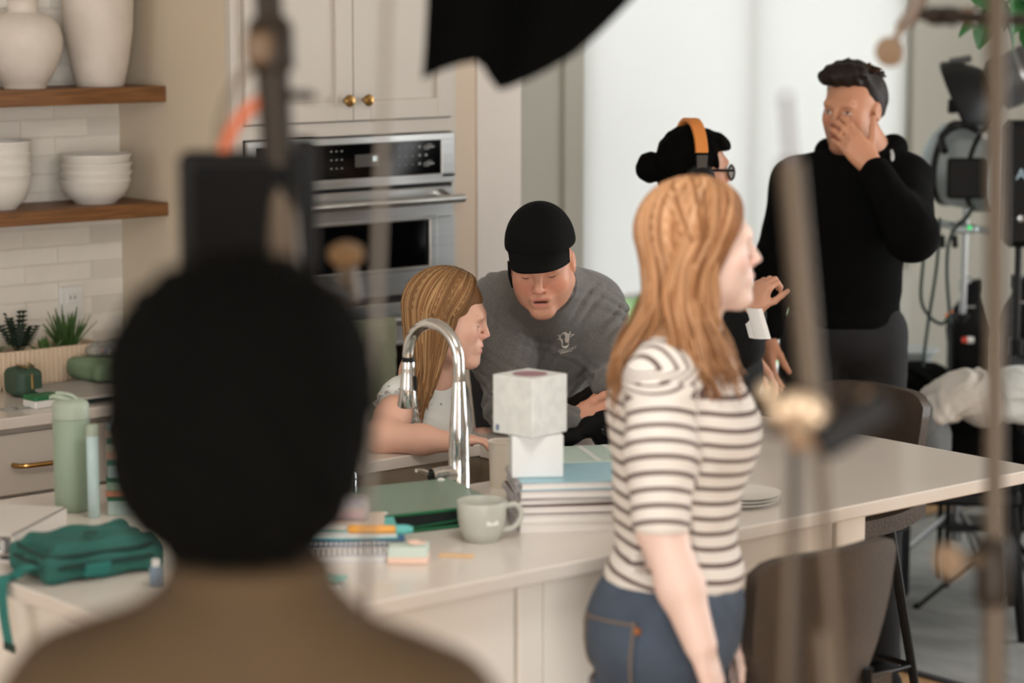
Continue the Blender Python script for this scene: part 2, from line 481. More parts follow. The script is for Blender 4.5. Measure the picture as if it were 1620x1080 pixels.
# remaining walls around the room (side windows on the right give the daylight)
m = MB(); m.bb(8.25, 8.4, -2.6, .4, 0, 2.75); m.bb(8.25, 8.4, 4.0, 6.4, 0, 2.75); m.bb(8.25, 8.4, .4, 4.0, 0, .5); m.bb(8.25, 8.4, .4, 4.0, 2.5, 2.75)
B(m, 'wall_right', 'wall_backlit', kind='structure')
m = MB(); m.bb(-2.4, -2.25, -2.6, 3.1, 0, 2.75); m.bb(-2.4, -2.25, 5.5, 6.4, 0, 2.75); m.bb(-2.4, -2.25, 3.1, 5.5, 0, .6); m.bb(-2.4, -2.25, 3.1, 5.5, 2.5, 2.75)
B(m, 'wall_left', 'wall_paint', kind='structure')
B(MB().bb(-2.4, 8.4, -2.6, -2.45, 0, 2.75), 'wall_front', 'wall_paint', kind='structure')
# garden outside
mat('pale_paving', (225, 225, 222), .9)
mat('leaf_overexposed', (170, 200, 150), .6, noise=(8, .4))  # leaf green paled to carry the glare of the overexposed outdoors
B(MB().bb(2, 14, 6.4, 16, -.1, -.02), 'terrace_ground', 'pale_paving', kind='structure')
def leaf_mesh(name, L, W, n=5, bend=.25):
    g = []
    for i in range(n + 1):
        t = i / n; w = W * math.sin(math.pi * min(.98, .08 + t * .92)) ** .8
        zz = -bend * L * t * t
        g.append([(L * t, -w, zz + w * .35), (L * t, 0, zz), (L * t, w, zz + w * .35)])
    return MB().slab(g, (0, 0, -.0012)).mesh(name)
bush = thing('garden_bush', 'green bush outside, paled as overexposed, seen below the roller shade', 'bush', (7.6, 7.6, 0))
mm = MB()
lm = leaf_mesh('leaf', .16, .05)
lv = [v.co.copy() for v in lm.vertices]; lf = [tuple(p.vertices) for p in lm.polygons]
for i in range(420):
    c = Vector((7.5 + rng.normal() * .42, 7.6 + rng.normal() * .25, .35 + abs(rng.normal()) * .42))
    Mx = Matrix.Translation(c) @ Euler((rng.uniform(-1, 1), rng.uniform(-1, 1), rng.uniform(0, 6.28))).to_matrix().to_4x4()
    mm.add([Mx @ v for v in lv], lf)
o = B(mm, 'foliage', 'leaf_overexposed', bush); o['kind'] = 'stuff'
B(MB().tube([(7.55, 7.6, -.02), (7.57, 7.6, .4), (7.5, 7.62, .8)], [.03, .02, .01]), 'stem', 'oak', bush)

# ================================================================== KITCHEN RUN
# base cabinets and back worktop
bc = thing('base_cabinet', 'cream base cabinet with drawers below the back worktop', 'cabinet', (2.6, 5.8, 0))
B(MB().bb(1.2, X_SIDE - .002, 5.53, YW - .012, .1, .884), 'body', 'cabinet_cream', bc)
B(MB().bb(1.2, X_SIDE - .002, 5.6, YW - .012, 0, .1), 'plinth', 'dark_gap', bc)
for xa, xb in ((1.21, 1.81), (1.82, 2.44), (2.45, 3.61)):
    for za, zb in ((.708, .866), (.42, .7), (.12, .412)):
        d = B(MB().bb(xa, xb, 5.508, 5.53, za, zb, .003), 'drawer', 'cabinet_cream', bc)
        c_ = (xa + xb) / 2; zc = (za + zb) / 2
        m = MB().tube(spline([(c_ - .085, 5.508, zc), (c_ - .075, 5.478, zc), (c_ - .03, 5.47, zc), (c_ + .03, 5.47, zc), (c_ + .075, 5.478, zc), (c_ + .085, 5.508, zc)], 5), .0065, 8)
        B(m, 'handle', 'brass', d, smooth=True)
B(MB().bb(1.15, X_SIDE - .001, 5.485, YW - .007, .885, .915, .003), 'back_worktop', 'quartz', label='pale quartz worktop along the tiled kitchen wall', cat='worktop')
# tall oven cabinet
XR = 4.405
tc = thing('oven_cabinet', 'tall cream cabinet around the built-in steel oven', 'cabinet', (4.0, 5.8, 0))
m = MB(); m.bb(X_SIDE, X_SIDE + .02, 5.533, YW, 0, 2.6); B(m, 'side_panel', 'cabinet_shaded', tc)
m = MB(); m.bb(X_SIDE + .021, XR - .001, 5.533, YW - .001, 1.62, 2.6); m.bb(X_SIDE + .021, XR - .001, 5.601, YW - .001, 0, 1.62)
B(m, 'body', 'cabinet_cream', tc)
m = MB(); m.bb(X_SIDE, X_SIDE + .035, 5.505, 5.532, 0, 2.6); m.bb(XR - .02, XR, 5.505, 5.532, 0, 2.6); m.bb(X_SIDE + .035, XR - .02, 5.505, 5.532, 1.592, 1.63)
B(m, 'face_frame', 'cabinet_cream', tc)
xm = 4.026
for i, (xa, xb, kx) in enumerate(((X_SIDE + .037, xm - .0015, xm - .032), (xm + .0015, XR - .022, xm + .034))):
    d = thing('door', None, None, (xa, 5.5, 1.632)) if False else None
    m = MB(); st = .058
    m.bb(xa, xb, 5.497, 5.512, 1.634, 2.58)                    # recessed centre
    m.bb(xa, xa + st, 5.487, 5.5, 1.634, 2.58, .002); m.bb(xb - st, xb, 5.487, 5.5, 1.634, 2.58, .002)
    m.bb(xa + st, xb - st, 5.487, 5.5, 1.634, 1.69, .002); m.bb(xa + st, xb - st, 5.487, 5.5, 2.5, 2.58, .002)
    d = B(m, 'door', 'cabinet_cream', tc)
    B(MB().lathe([(.006, 0), (.006, .012), (.009, .014), (.0155, .02), (.017, .027), (.013, .034), (0, .037)], (kx, 5.487, 1.691), 20, (0, -1, 0)), 'knob', 'brass', d, smooth=True)
B(MB().bb(XR, 4.493, 5.516, YW, 0, 2.75), 'filler_panel', 'greige_panel', tc)
# wall oven (upper unit with control panel, lower oven)
OX0, OX1 = 3.668, 4.386
ov = thing('wall_oven', 'stainless steel double wall oven with black control panel and bar handles', 'oven', (4.03, 5.5, .5))
B(MB().bb(OX0, OX1, 5.5, 5.6, .42, 1.59), 'case', 'black_metal', ov)
m = MB(); m.bb(OX0, OX1, 5.486, 5.502, 1.568, 1.588, .002); m.bb(OX0, OX0 + .03, 5.486, 5.502, 1.46, 1.57, .002); m.bb(OX1 - .048, OX1, 5.486, 5.502, 1.46, 1.57, .002); m.bb(OX0, OX1, 5.486, 5.502, 1.445, 1.472, .002)
cp = B(m, 'control_frame', 'steel', ov)
pn = B(MB().bb(OX0 + .03, OX1 - .048, 5.489, 5.5, 1.472, 1.568), 'control_panel', 'black_glass', ov)
mat('lcd', (70, 66, 60), .3); mat('lcd_digit', (190, 205, 205), .4, emit=((190, 210, 210), .5)); mat('print_grey', (150, 150, 148), .5)
B(MB().bb(4.03, 4.115, 5.4878, 5.489, 1.503, 1.538), 'display', 'lcd', pn)
m = MB(); 
m.bb(4.092, 4.108, 5.487, 5.488, 1.517, 1.532)
B(m, 'clock_digits', 'lcd_digit', pn)
m = MB()
for r in range(3):
    for c in range(5):
        x = 4.185 + c * .0235; w = .003 if c < 3 else .008
        m.bb(x, x + w, 5.4882, 5.489, 1.548 - r * .024, 1.5515 - r * .024 + (.003 if c > 2 else 0))
    if r != 1:
        m.bb(4.275, 4.312, 5.4882, 5.489, 1.5475 - r * .024, 1.5525 - r * .024); m.bb(4.287, 4.305, 5.4882, 5.489, 1.5565 - r * .024, 1.5585 - r * .024)
        m.bb(4.275, 4.295, 5.4882, 5.489, 1.543 - r * .024, 1.545 - r * .024)
for r in range(3):
    for c in range(3): m.bb(3.945 + c * .018, 3.951 + c * .018, 5.4882, 5.489, 1.549 - r * .024, 1.552 - r * .024)
o = B(m, 'button_print', 'print_grey', pn); o['kind'] = 'stuff'
def oven_door(z0, z1, hz, win):
    m = MB(); x0, x1 = OX0, OX1 - .012
    wz0, wz1, wx0, wx1 = win
    m.bb(x0, x1, 5.478, 5.502, wz1, z1, .003); m.bb(x0, x1, 5.478, 5.502, z0, wz0, .003)
    m.bb(x0, wx0, 5.478, 5.502, wz0, wz1); m.bb(wx1, x1, 5.478, 5.502, wz0, wz1)
    d = B(m, 'oven_door', 'steel', ov)
    B(MB().bb(wx0, wx1, 5.486, 5.5, wz0, wz1), 'door_glass', 'black_glass', d)
    m = MB(); t = .012
    m.bb(wx1 - .026, wx1 + .002, 5.474, 5.486, wz0 - .004, wz1 + .004, .003); m.bb(wx0, wx1 + .002, 5.474, 5.484, wz1 - .004, wz1 + .008, .003); m.bb(wx0, wx1, 5.474, 5.484, wz0 - .008, wz0 + .004, .003)
    B(m, 'window_trim', 'steel', d)
    m = MB().cyl((x0 + .03, 5.425, hz), (x1 - .004, 5.425, hz), .0125, n=16)
    h = B(m, 'handle', 'steel', d, smooth=True)
    for x in (x0 + .06, x1 - .05): B(MB().tube(spline([(x, 5.48, hz + .012), (x, 5.45, hz + .008), (x, 5.428, hz)], 4), [.016] * 4 + [.013] * 4 + [.011], 10), 'handle_bracket', 'steel', h, smooth=True)
oven_door(1.13, 1.435, 1.402, (1.205, 1.345, OX0 + .06, OX1 - .075))
B(MB().bb(OX0, OX1, 5.49, 5.5, 1.112, 1.128), 'vent_gap', 'dark_gap', ov)
oven_door(.45, 1.11, 1.065, (.62, .99, OX0 + .06, OX1 - .075))
# towel over the lower handle
mat('towel', (148, 152, 128), .95, bump=(200, .2), noise=(3, .1))
g = []
hz = 1.065
for i in range(46):
    if i < 34: y = 5.4105; zz = .62 + i * (hz - .62) / 33
    else:
        a = math.pi * (i - 33) / 12; y = 5.425 - .0145 * math.cos(a); zz = hz + .0145 * math.sin(a)
    row = []
    for j in range(25):
        x = 3.952 + j * .156 / 24
        row.append((x, y + .003 * math.sin(j * .9) * (1 - i / 46) + .0016 * math.sin(i * 2.1), zz))
    g.append(row)
B(MB().slab(g, (0, -.004, 0)), 'hand_towel', 'towel', smooth=True, label='sage ribbed hand towel hung over the lower oven handle', cat='towel')
# floating shelves
for z0, z1, lb in ((1.686, 1.73, 'upper oak shelf carrying two large vases'), (1.366, 1.404, 'lower oak shelf carrying white bowls')):
    B(MB().bb(1.6, X_SIDE - .001, 5.832, YW - .006, z0, z1, .002), 'floating_shelf', 'oak', label=lb, cat='shelf', group='floating shelves')
# wall outlet on the tiles
wo = thing('wall_outlet', 'white double socket outlet on the tiled wall', 'outlet', (3.36, YW, 1.11))
oc = ony(112, 485, YW - .01)
B(MB().box((oc[0], YW - .012, oc[2]), (.075, .012, .12), None, .003), 'cover_plate', 'white_plastic', wo)
m = MB()
for dz in (-.025, .025):
    B(MB().box((oc[0], YW - .02, oc[2] + dz), (.036, .006, .03), None, .002), 'socket', 'white_plastic', wo)
    for dx in (-.007, .007): m.box((oc[0] + dx, YW - .0235, oc[2] + dz + .003), (.003, .001, .009))
o = B(m, 'slots', 'dark_gap', wo); o['kind'] = 'stuff'

# ================================================================== SHELF OBJECTS
def lathe_obj(name, prof, c, m, label, cat, group=None, n=40):
    return B(MB().lathe(prof, c, n), name, m, smooth=True, sharp=50, label=label, cat=cat, group=group)
lathe_obj('round_vase', [(.0, 0), (.058, 0), (.06, .012), (.066, .018), (.09, .06), (.104, .105), (.106, .135), (.097, .17), (.07, .197), (.045, .205), (.041, .209), (.041, .236), (.044, .24), (.036, .24), (.034, .21), (0, .2)],
          (3.253, 5.95, 1.73), 'ceramic', 'squat round matte cream vase at the left end of the upper shelf', 'vase')
lathe_obj('tall_vase', [(0, 0), (.066, 0), (.07, .008), (.083, .07), (.096, .16), (.1, .26), (.097, .36), (.08, .44), (.055, .48), (.05, .5), (.056, .52), (.048, .52), (.042, .49), (0, .47)],
          (3.487, 5.95, 1.73), 'ceramic', 'tall tapering matte grey-cream vase beside the round vase', 'vase')
bprof = [(0, 0), (.058, 0), (.062, .006), (.082, .02), (.096, .045), (.0985, .058), (.1025, .0625), (.1025, .067), (.1, .068), (.0965, .066), (.09, .045), (.07, .015), (0, .008)]
names = ['lowest', 'second lowest', 'second from top', 'topmost']
for i in range(4):
    s = bpy.data.objects.new('b', None); bpy.data.objects.remove(s)
    o = lathe_obj('bowl', bprof, (3.466 + .002 * (i % 2), 5.955 - .003 * (i % 3), 1.404 + .0235 * i), 'ceramic_white', 'white ceramic bowl, %s in the wide stack by the cabinet side' % names[i], 'bowl', 'bowls on the lower shelf')
tp = [(0, 0), (.045, 0), (.05, .006), (.072, .03), (.086, .07), (.0875, .09), (.092, .0945), (.092, .0985), (.0895, .1), (.086, .098), (.082, .07), (.066, .03), (0, .01)]
for i in range(4):
    lathe_obj('deep_bowl', tp, (3.165, 5.95, 1.404 + .029 * i), 'ceramic_white', 'white deep bowl, %s in the stack at the frame edge' % names[i], 'bowl', 'bowls on the lower shelf')

# ================================================================== BACK WORKTOP OBJECTS
mat('planter_wood', (228, 205, 178), .6)
pl = thing('planter_trough', 'pale ribbed planter trough on the back worktop', 'planter', (3.15, 5.93, .915))
m = MB(); x0, x1, y0, y1, zt = 2.7, 3.432, 5.87, 5.99, 1.02
m.bb(x0, x1, y0, y0 + .01, .915, zt); m.bb(x0, x1, y1 - .01, y1, .915, zt); m.bb(x0, x0 + .01, y0, y1, .915, zt); m.bb(x1 - .01, x1, y0, y1, .915, zt); m.bb(x0, x1, y0, y1, .915, .925)
B(m, 'trough', 'planter_wood', pl)
rib = MB().bb(-.0045, .0045, -.005, 0, .915, zt, .0015).mesh('rib')
for i in range(50):
    o = link('rib', rib, 'planter_wood', pl); o.location = (x0 + .008 + i * .01465, y0, 0)
mat('soil', (60, 45, 35), .95)
B(MB().bb(x0 + .01, x1 - .01, y0 + .01, y1 - .01, .925, 1.0), 'soil', 'soil', pl)
mat('plant_dark', (40, 62, 38), .5, noise=(20, .3)); mat('plant_mid', (74, 106, 52), .5, noise=(20, .3)); mat('plant_olive', (96, 106, 70), .5)
def spiky(name, label, x, y, n, h, m_, w=.008, fan=.5, arcs=.3):
    t = thing(name, label, 'plant', (x, y, 1.0), 'plants in the trough')
    for i in range(n):
        az = rng.uniform(0, 2 * math.pi); tl_ = rng.uniform(.05, fan); L = h * rng.uniform(.7, 1.05)
        d = np.array([math.cos(az) * math.sin(tl_), math.sin(az) * math.sin(tl_), math.cos(tl_)])
        s_ = np.cross(d, [0, 0, 1.]); s_ = nrm(s_) if np.linalg.norm(s_) > 1e-3 else np.array([1., 0, 0])
        base = np.array([x + .012 * math.cos(az), y + .012 * math.sin(az), .995]); g = []
        for k in range(5):
            q = k / 4; c = base + d * L * q - np.array([0, 0, 1.]) * arcs * L * q * q * math.sin(tl_) + 0
            ww = w * (1 - q) ** .7 + .0006
            g.append([c - s_ * ww, c + np.cross(s_, d) * ww * .4, c + s_ * ww])
        B(MB().slab(g, tuple(np.cross(s_, d) * -.0015)), 'leaf', m_, t)
    return t
spiky('grass_plant', 'bright green spiky grass plant at the right end of the trough', 3.35, 5.93, 46, .13, 'plant_mid', .006, .62)
t = thing('fern_plant', 'dark green feathery fern left of the spiky grass plant', 'plant', (3.2, 5.93, 1.0), 'plants in the trough')
for i in range(13):
    az = i * 2.4; tl_ = .15 + .55 * (i / 12); L = .13 - .02 * (i % 3)
    d = np.array([math.cos(az) * math.sin(tl_), math.sin(az) * math.sin(tl_), math.cos(tl_)]); s_ = nrm(np.cross(d, [.1, .2, 1.])); m = MB()
    base = np.array([3.2, 5.93, .995])
    m.tube([base, base + d * L], [.0015, .0008], 5)
    for k in range(7):
        for sg in (-1, 1):
            c = base + d * L * (.3 + .1 * k); tip = c + (s_ * sg * .8 + d * .6) * .034 * (1 - k * .08)
            n_ = np.cross(d, s_) * .004
            m.add([c - n_, tip, c + n_ + d * .006, c + d * .012], [(0, 1, 2), (2, 1, 3), (0, 2, 1), (3, 1, 2)])
    B(m, 'frond', 'plant_dark', t)
spiky('rosette_plant', 'small green rosette between the fern and the grass plant', 3.27, 5.9, 16, .06, 'plant_mid', .012, .9)
spiky('olive_plant', 'dull olive plant at the frame edge of the trough', 3.1, 5.93, 20, .085, 'plant_olive', .011, .8)
# green zip pouch
mat('pouch_green', (52, 78, 62), .5, bump=(60, .1)); mat('zip_gold', (170, 140, 90), .35, metal=.8)
c = onz(46, 628, .915)
zp = thing('zip_pouch', 'small dark green leather zip pouch on the back worktop', 'pouch', c)
V, Q = polygonize([BX((c[0], c[1] + .03, .955), (.038, .05, .038), rd=.02)], .004, lambda p: .002 * np.sin(p[..., 0] * 120) * np.sin(p[..., 1] * 90), .003)
link('body', np_mesh('body', V, Q), 'pouch_green', zp, True)
B(MB().tube([(c[0], c[1] - .022, .94), (c[0], c[1] - .02, .975), (c[0], c[1] + .0, .9945), (c[0], c[1] + .06, .9945)], .0035, 6), 'zip', 'zip_gold', zp)
B(MB().box((c[0] + .008, c[1] + .0, 1.002), (.03, .004, .006), Euler((0, .5, .4)).to_matrix(), .001), 'zip_pull', 'zip_gold', zp)
# glasses-like clear clips left, green eraser set
mat('clear_plastic', (225, 228, 226), .1, trans=.7, alpha=.75)
c = onz(15, 648, .915)
m = MB()
for a in (0, .035): m.tube([(c[0] + a + .02 * math.cos(t_), c[1] + .018 * math.sin(t_), .918) for t_ in np.linspace(0, 6.28, 18)], .002, 6, False)
m.tube([(c[0] - .02, c[1], .918), (c[0] - .05, c[1] + .06, .922)], .002, 6)
B(m, 'reading_glasses', 'clear_plastic', label='clear reading glasses lying on the back worktop', cat='glasses')
mat('green_deep', (36, 110, 66), .5); mat('orange_bit', (222, 130, 70), .5)
c = onz(68, 646, .915)
ps = thing('pencil_box', 'small flat pencil box, green lid over white tray, behind the bottle', 'box', c)
B(MB(TR(c, .1)).box((.02, .03, .01), (.085, .06, .02), None, .003), 'tray', 'white_plastic', ps)
B(MB(TR(c, .1)).box((.02, .03, .026), (.085, .06, .012), None, .003), 'lid', 'green_deep', ps)
# papers and green cloth case near the cabinet side
mat('cloth_sage', (120, 142, 112), .9, bump=(90, .2)); mat('folder_dark', (26, 34, 34), .5); mat('paper_grey', (170, 165, 160), .6); mat('teal_deep', (20, 104, 104), .5)
def slabbox(name, u, v, size, rz, m_, label, cat, z=.915, group=None, off=(0, 0), bev=.002, parts=None):
    c = onz(u, v, z); M_ = TR((c[0], c[1], z), rz)
    if parts is None:
        return B(MB(M_).box((off[0], off[1], size[2] / 2), size, None, bev), name, m_, label=label, cat=cat, group=group)
    return c, M_
for i, (m_, lb, th) in enumerate((('teal_deep', 'teal folder at the bottom of the pile by the cabinet side', .006), ('folder_dark', 'black folder in the middle of the pile by the cabinet side', .009), ('paper_grey', 'grey paper folder on the pile by the cabinet side', .008))):
    slabbox('folder', 165, 615, (.34, .26, th), .08 - .06 * i, m_, lb, 'folder', z=.915 + (0, .0065, .016)[i], group='folders by the cabinet side')
c = onz(165, 600, .94)
sp = thing('sage_case', 'soft sage green cloth case lying on the folder pile', 'case', c)
V, Q = polygonize([BX((c[0] + .06, c[1] + .02, .968), (.12, .09, .03), rd=.022)], .006, lambda p: .004 * np.sin(p[..., 0] * 55 + p[..., 1] * 40), .005)
link('body', np_mesh('body', V, Q), 'cloth_sage', sp, True)
B(MB().tube([(c[0] - .05, c[1] - .06, .975), (c[0] + .06, c[1] - .07, .978), (c[0] + .17, c[1] - .06, .975)], .003, 6), 'zip', 'pouch_green', sp)
cb = thing('bead_bag', 'clear bag of beads on top of the sage cloth case', 'bag', (c[0] + .03, c[1] + .05, 1.0))
V, Q = polygonize([EL((c[0] + .06, c[1] + .04, 1.018), (.09, .06, .022))], .006, lambda p: .004 * np.sin(p[..., 0] * 90) * np.sin(p[..., 1] * 70), .005)
link('bag_film', np_mesh('bag_film', V, Q), 'clear_plastic', cb, True)
for i in range(14):
    a = rng.uniform(-.05, .05, 2)
    mc = mat('bead_%d' % (i % 4), [(220, 150, 110), (150, 170, 200), (235, 230, 220), (190, 150, 90)][i % 4], .4)
    B(MB().sphere((c[0] + .05 + a[0], c[1] + .03 + a[1] * .6, 1.012 + rng.uniform(0, .01)), .006, 8), 'bead', mc, cb, smooth=True)

# ================================================================== ISLAND
IX0, IX1, IY0, IY1 = 2.09, 4.425, 3.385, 4.60
SX0, SX1, SY0, SY1 = 2.62, 3.62, 4.085, 4.435
m = MB(); 
m.bb(IX0, IX1, IY0, SY0, .885, .915, .003); m.bb(IX0, IX1, SY1, IY1, .885, .915, .003)
m.bb(IX0, SX0, SY0, SY1, .885, .915); m.bb(SX1, IX1, SY0, SY1, .885, .915)
B(m, 'island_worktop', 'quartz', label='pale quartz worktop of the kitchen island with sink cut-out', cat='worktop')
isl = thing('kitchen_island', 'cream panelled kitchen island base under the quartz worktop', 'kitchen island', (3.0, 4.0, 0))
m = MB(); by0 = IY0 + .055
m.bb(IX0 + .05, 3.86, by0, by0 + .02, .0, .885); m.bb(IX0 + .05, 3.86, IY1 - .06, IY1 - .04, 0, .885)
m.bb(IX0 + .05, IX0 + .07, by0, IY1 - .04, 0, .885); m.bb(3.84, 3.86, by0, IY1 - .04, 0, .885)
B(m, 'carcass', 'greige_panel', isl)
for xa, xb in ((IX0 + .04, 2.2), (2.889, 2.949), (3.777, 3.868)):
    B(MB().bb(xa, xb, by0 - .018, by0, 0, .885, .002), 'pilaster', 'island_lit', isl)
for xa, xb in ((2.2, 2.889), (2.949, 3.36), (3.366, 3.777)):
    m = MB(); m.bb(xa + .007, xb - .009, by0 - .014, by0, .12, .884, .001)
    d = B(m, 'panel', 'island_lit', isl)
B(MB().bb(IX0 + .05, 3.86, by0 - .014, by0, 0, .115, .002), 'skirting', 'island_lit', isl)
for ya, yb in ((by0, by0 + .09), (IY1 - .13, IY1 - .04)):
    B(MB().bb(IX0 + .032, IX0 + .05, ya, yb, 0, .885, .002), 'pilaster', 'island_lit', isl)
B(MB().bb(IX0 + .042, IX0 + .05, by0 + .092, IY1 - .132, .12, .88, .001), 'panel', 'island_lit', isl)
# sink
sk = thing('kitchen_sink', 'brushed steel undermount sink set in the island', 'sink', (3.1, 4.26, .69))
m = MB(); t = .004
m.bb(SX0 - .01, SX1 + .01, SY0 - .01, SY1 + .01, .68, .684); m.bb(SX0 - .01, SX0 - .006, SY0 - .01, SY1 + .01, .684, .885); m.bb(SX1 + .006, SX1 + .01, SY0 - .01, SY1 + .01, .684, .885)
m.bb(SX0 - .006, SX1 + .006, SY0 - .01, SY0 - .006, .684, .885); m.bb(SX0 - .006, SX1 + .006, SY1 + .006, SY1 + .01, .684, .885)
B(m, 'basin', 'sink_steel', sk)
B(MB().lathe([(.045, 0), (.045, .004), (.03, .004), (.026, -.0), (0, 0)], (3.1, 4.3, .684), 24), 'drain', 'chrome', sk, smooth=True)
# faucet
fb = onz(738, 787, .915); fb[1] = 4.0
fz = .915
fx, fy = fb[0], fb[1]
fa = thing('kitchen_faucet', 'tall chrome gooseneck faucet with pull-down spray beside the sink', 'faucet', (fx, fy, fz))
sd = nrm(np.array([-.12, 1.0, 0]))      # direction of the spout, out over the sink
B(MB().lathe([(.028, 0), (.028, .006), (.023, .012), (.0225, .1), (.021, .15), (.017, .2), (.0135, .25)], (fx, fy, fz), 28), 'body', 'chrome', fa, smooth=True)
top = np.array([fx, fy, fz + .25]); R_ = .078
path = [top - [0, 0, .02], top, top + [0, 0, .04]]
ac = top + [0, 0, .04] + sd * R_
for i in range(1, 15):
    a = math.pi - i * math.pi * 1.0 / 14 * 1.06
    path.append(ac + sd * R_ * math.cos(a) + np.array([0, 0, 1.]) * R_ * 1.0 * math.sin(a))
B(MB().tube(path, .0125, 16), 'gooseneck', 'chrome', fa, smooth=True)
e = np.array(path[-1]); dd = nrm(np.array(path[-1]) - np.array(path[-2]))
dd = nrm(dd + sd * .1)
hd = B(MB().tube([e - dd * .01, e, e + dd * .015, e + dd * .05, e + dd * .095, e + dd * .1], [.0125, .0145, .0145, .0165, .0225, .02], 20), 'spray_head', 'chrome', fa, smooth=True)
sidev = nrm(np.cross(dd, np.cross(BK, dd)))
B(MB().box(tuple(e + dd * .045 + RV * .0165 * .9 + BK * .006), (.008, .01, .032), None, .002), 'spray_button', 'black_plastic', hd)
B(MB().tube([e - dd * .012, e - dd * .002], [.0132, .0148], 16), 'collar', 'black_plastic', hd, smooth=True)
hz_ = fz + .05; hdv = nrm(-RV * .86 + BK * .5)
hb = np.array([fx, fy, hz_]); 
hh = B(MB().tube([hb, hb + hdv * .05, hb + hdv * .052, hb + hdv * .068], [.0185, .0185, .0175, .0175], 20), 'handle_hub', 'chrome', fa, smooth=True)
B(MB().cyl(tuple(hb + hdv * .0681), tuple(hb + hdv * .0695), .0165, n=20), 'hub_cap', 'black_plastic', hh)
B(MB().tube([hb + hdv * .058, hb + hdv * .075 + ZV * .012 - RV * .01, hb + hdv * .105 + ZV * .016], [.005, .0045, .004], 8), 'lever', 'chrome', hh, smooth=True)
# soap dispenser / air gap
c = onz(561, 812, .915); 
so = thing('sink_air_gap', 'short chrome cylinder cap by the sink beside the green wallet', 'air gap', (c[0], 4.02, .915))
B(MB().lathe([(.024, 0), (.024, .004), (.02, .006), (.02, .082), (.018, .087), (0, .088)], (c[0], 4.02, .915), 24), 'cap', 'chrome', so, smooth=True, sharp=35)
B(MB().lathe([(.0205, .07), (.0205, .074)], (c[0], 4.02, .915), 24), 'ring', 'chrome', so, smooth=True)

# ================================================================== ISLAND OBJECTS
T = .915
# --- sage drinking bottle
mat('sage_bottle', (142, 158, 138), .45, bump=(300, .03)); mat('sage_lid', (158, 170, 152), .45); mat('pale_blue', (182, 204, 204), .45)
c = onz(116, 806, T)
bt = thing('drinking_bottle', 'tall sage green drinking bottle with tilted spout lid', 'bottle', (c[0], c[1], T))
B(MB().lathe([(.034, 0), (.037, .003), (.038, .01), (.0385, .19), (.038, .196)], (c[0], c[1], T), 36), 'body', 'sage_bottle', bt, smooth=True)
B(MB().lathe([(.0385, .197), (.0385, .222), (.036, .23), (.028, .236), (0, .238)], (c[0], c[1], T), 36), 'lid', 'sage_lid', bt, smooth=True)
q = np.array([c[0], c[1], T + .225])
B(MB().tube(spline([q + RV * .015, q - RV * .012 + ZV * .012, q - RV * .034 + ZV * .017, q - RV * .042 + ZV * .012], 4), [.014] * 4 + [.013] * 4 + [.009] * 4 + [.007], 12, flat=.55), 'spout', 'sage_lid', bt, smooth=True)
B(MB().tube(spline([q + RV * .02 + ZV * .004, q + ZV * .02, q - RV * .03 + ZV * .024], 5), .004, 8), 'carry_loop', 'sage_lid', bt, smooth=True)
# --- pale blue slim flask behind it
c = onz(149, 818, T)
fk = thing('slim_flask', 'slim pale blue flask standing beside the sage bottle', 'flask', (c[0], c[1], T))
B(MB().lathe([(.01, 0), (.0125, .003), (.0125, .17), (.011, .178), (0, .18)], (c[0], c[1], T), 20), 'body', 'pale_blue', fk, smooth=True)
B(MB().lathe([(.0128, .172), (.0128, .19), (.009, .196), (0, .197)], (c[0], c[1], T), 20), 'cap', 'sage_lid', fk, smooth=True)
# --- stack of thick pastel notebooks, right of the flask
c = onz(215, 815, T)
stk = [((176, 196, 190), .03, 'pale mint'), ((44, 104, 74), .008, 'dark green'), ((206, 140, 112), .014, 'peach'), ((150, 176, 152), .018, 'sage'), ((52, 110, 84), .01, 'bottle green'), ((172, 196, 196), .026, 'pale blue'),
       ((60, 118, 100), .011, 'teal green'), ((196, 160, 136), .018, 'tan'), ((182, 184, 168), .016, 'stone'), ((74, 122, 96), .012, 'leaf green'), ((205, 178, 160), .017, 'pink beige'), ((150, 172, 176), .013, 'grey blue')]
z = T
for i, (cl, th, nm) in enumerate(stk):
    m_ = mat('stack_%d' % i, cl, .55)
    M_ = TR((c[0] + .075, c[1] + .03, z), -.7 + rng.uniform(-.05, .05))
    nb = thing('pastel_notebook', '%s notebook in the tall pile right of the sage bottle' % nm, 'notebook', (c[0], c[1], z), 'notebooks in the tall pile')
    B(MB(M_).box((0, 0, th * .5), (.19, .14, th * .6), None, .001), 'pages', 'paper_white', nb)
    m = MB(M_); m.box((0, 0, th * .9), (.195, .145, th * .2), None, .001); m.box((0, 0, th * .1), (.195, .145, th * .2), None, .001); m.box((-.096, 0, th * .5), (.004, .145, th * .98))
    m.box((0, -.0715, th * .5), (.19, .003, th * .9))
    B(m, 'cover', m_, nb); z += th
# --- white ring binder, far left
a0 = onz(17, 889, T); a1 = onz(140, 822, T); ax = nrm(a1 - a0); ay = np.array([-ax[1], ax[0], 0])
Mb = frame_M(a0, ax, ay, ZV)
mat('binder_white', (208, 203, 196), .4); mat('ring_dark', (20, 20, 22), .4)
bi = thing('ring_binder', 'white ring binder lying flat at the left end of the island', 'binder', a0)
m = MB(Mb); m.box((.13, .115, .0515), (.26, .24, .003)); m.box((.13, .115, .0015), (.26, .24, .003)); m.box((.13, -.0035, .0265), (.26, .003, .053))
B(m, 'cover', 'binder_white', bi)
B(MB(Mb).box((.135, .125, .02), (.215, .2, .03)), 'pages', 'paper_white', bi)
for x in (.02, .13, .24):
    B(MB(Mb).tube([(x, .018 + .017 * math.cos(t_), .026 + .019 * math.sin(t_)) for t_ in np.linspace(0, 6.28, 16)], .0028, 6, False), 'ring', 'chrome', bi, smooth=True)
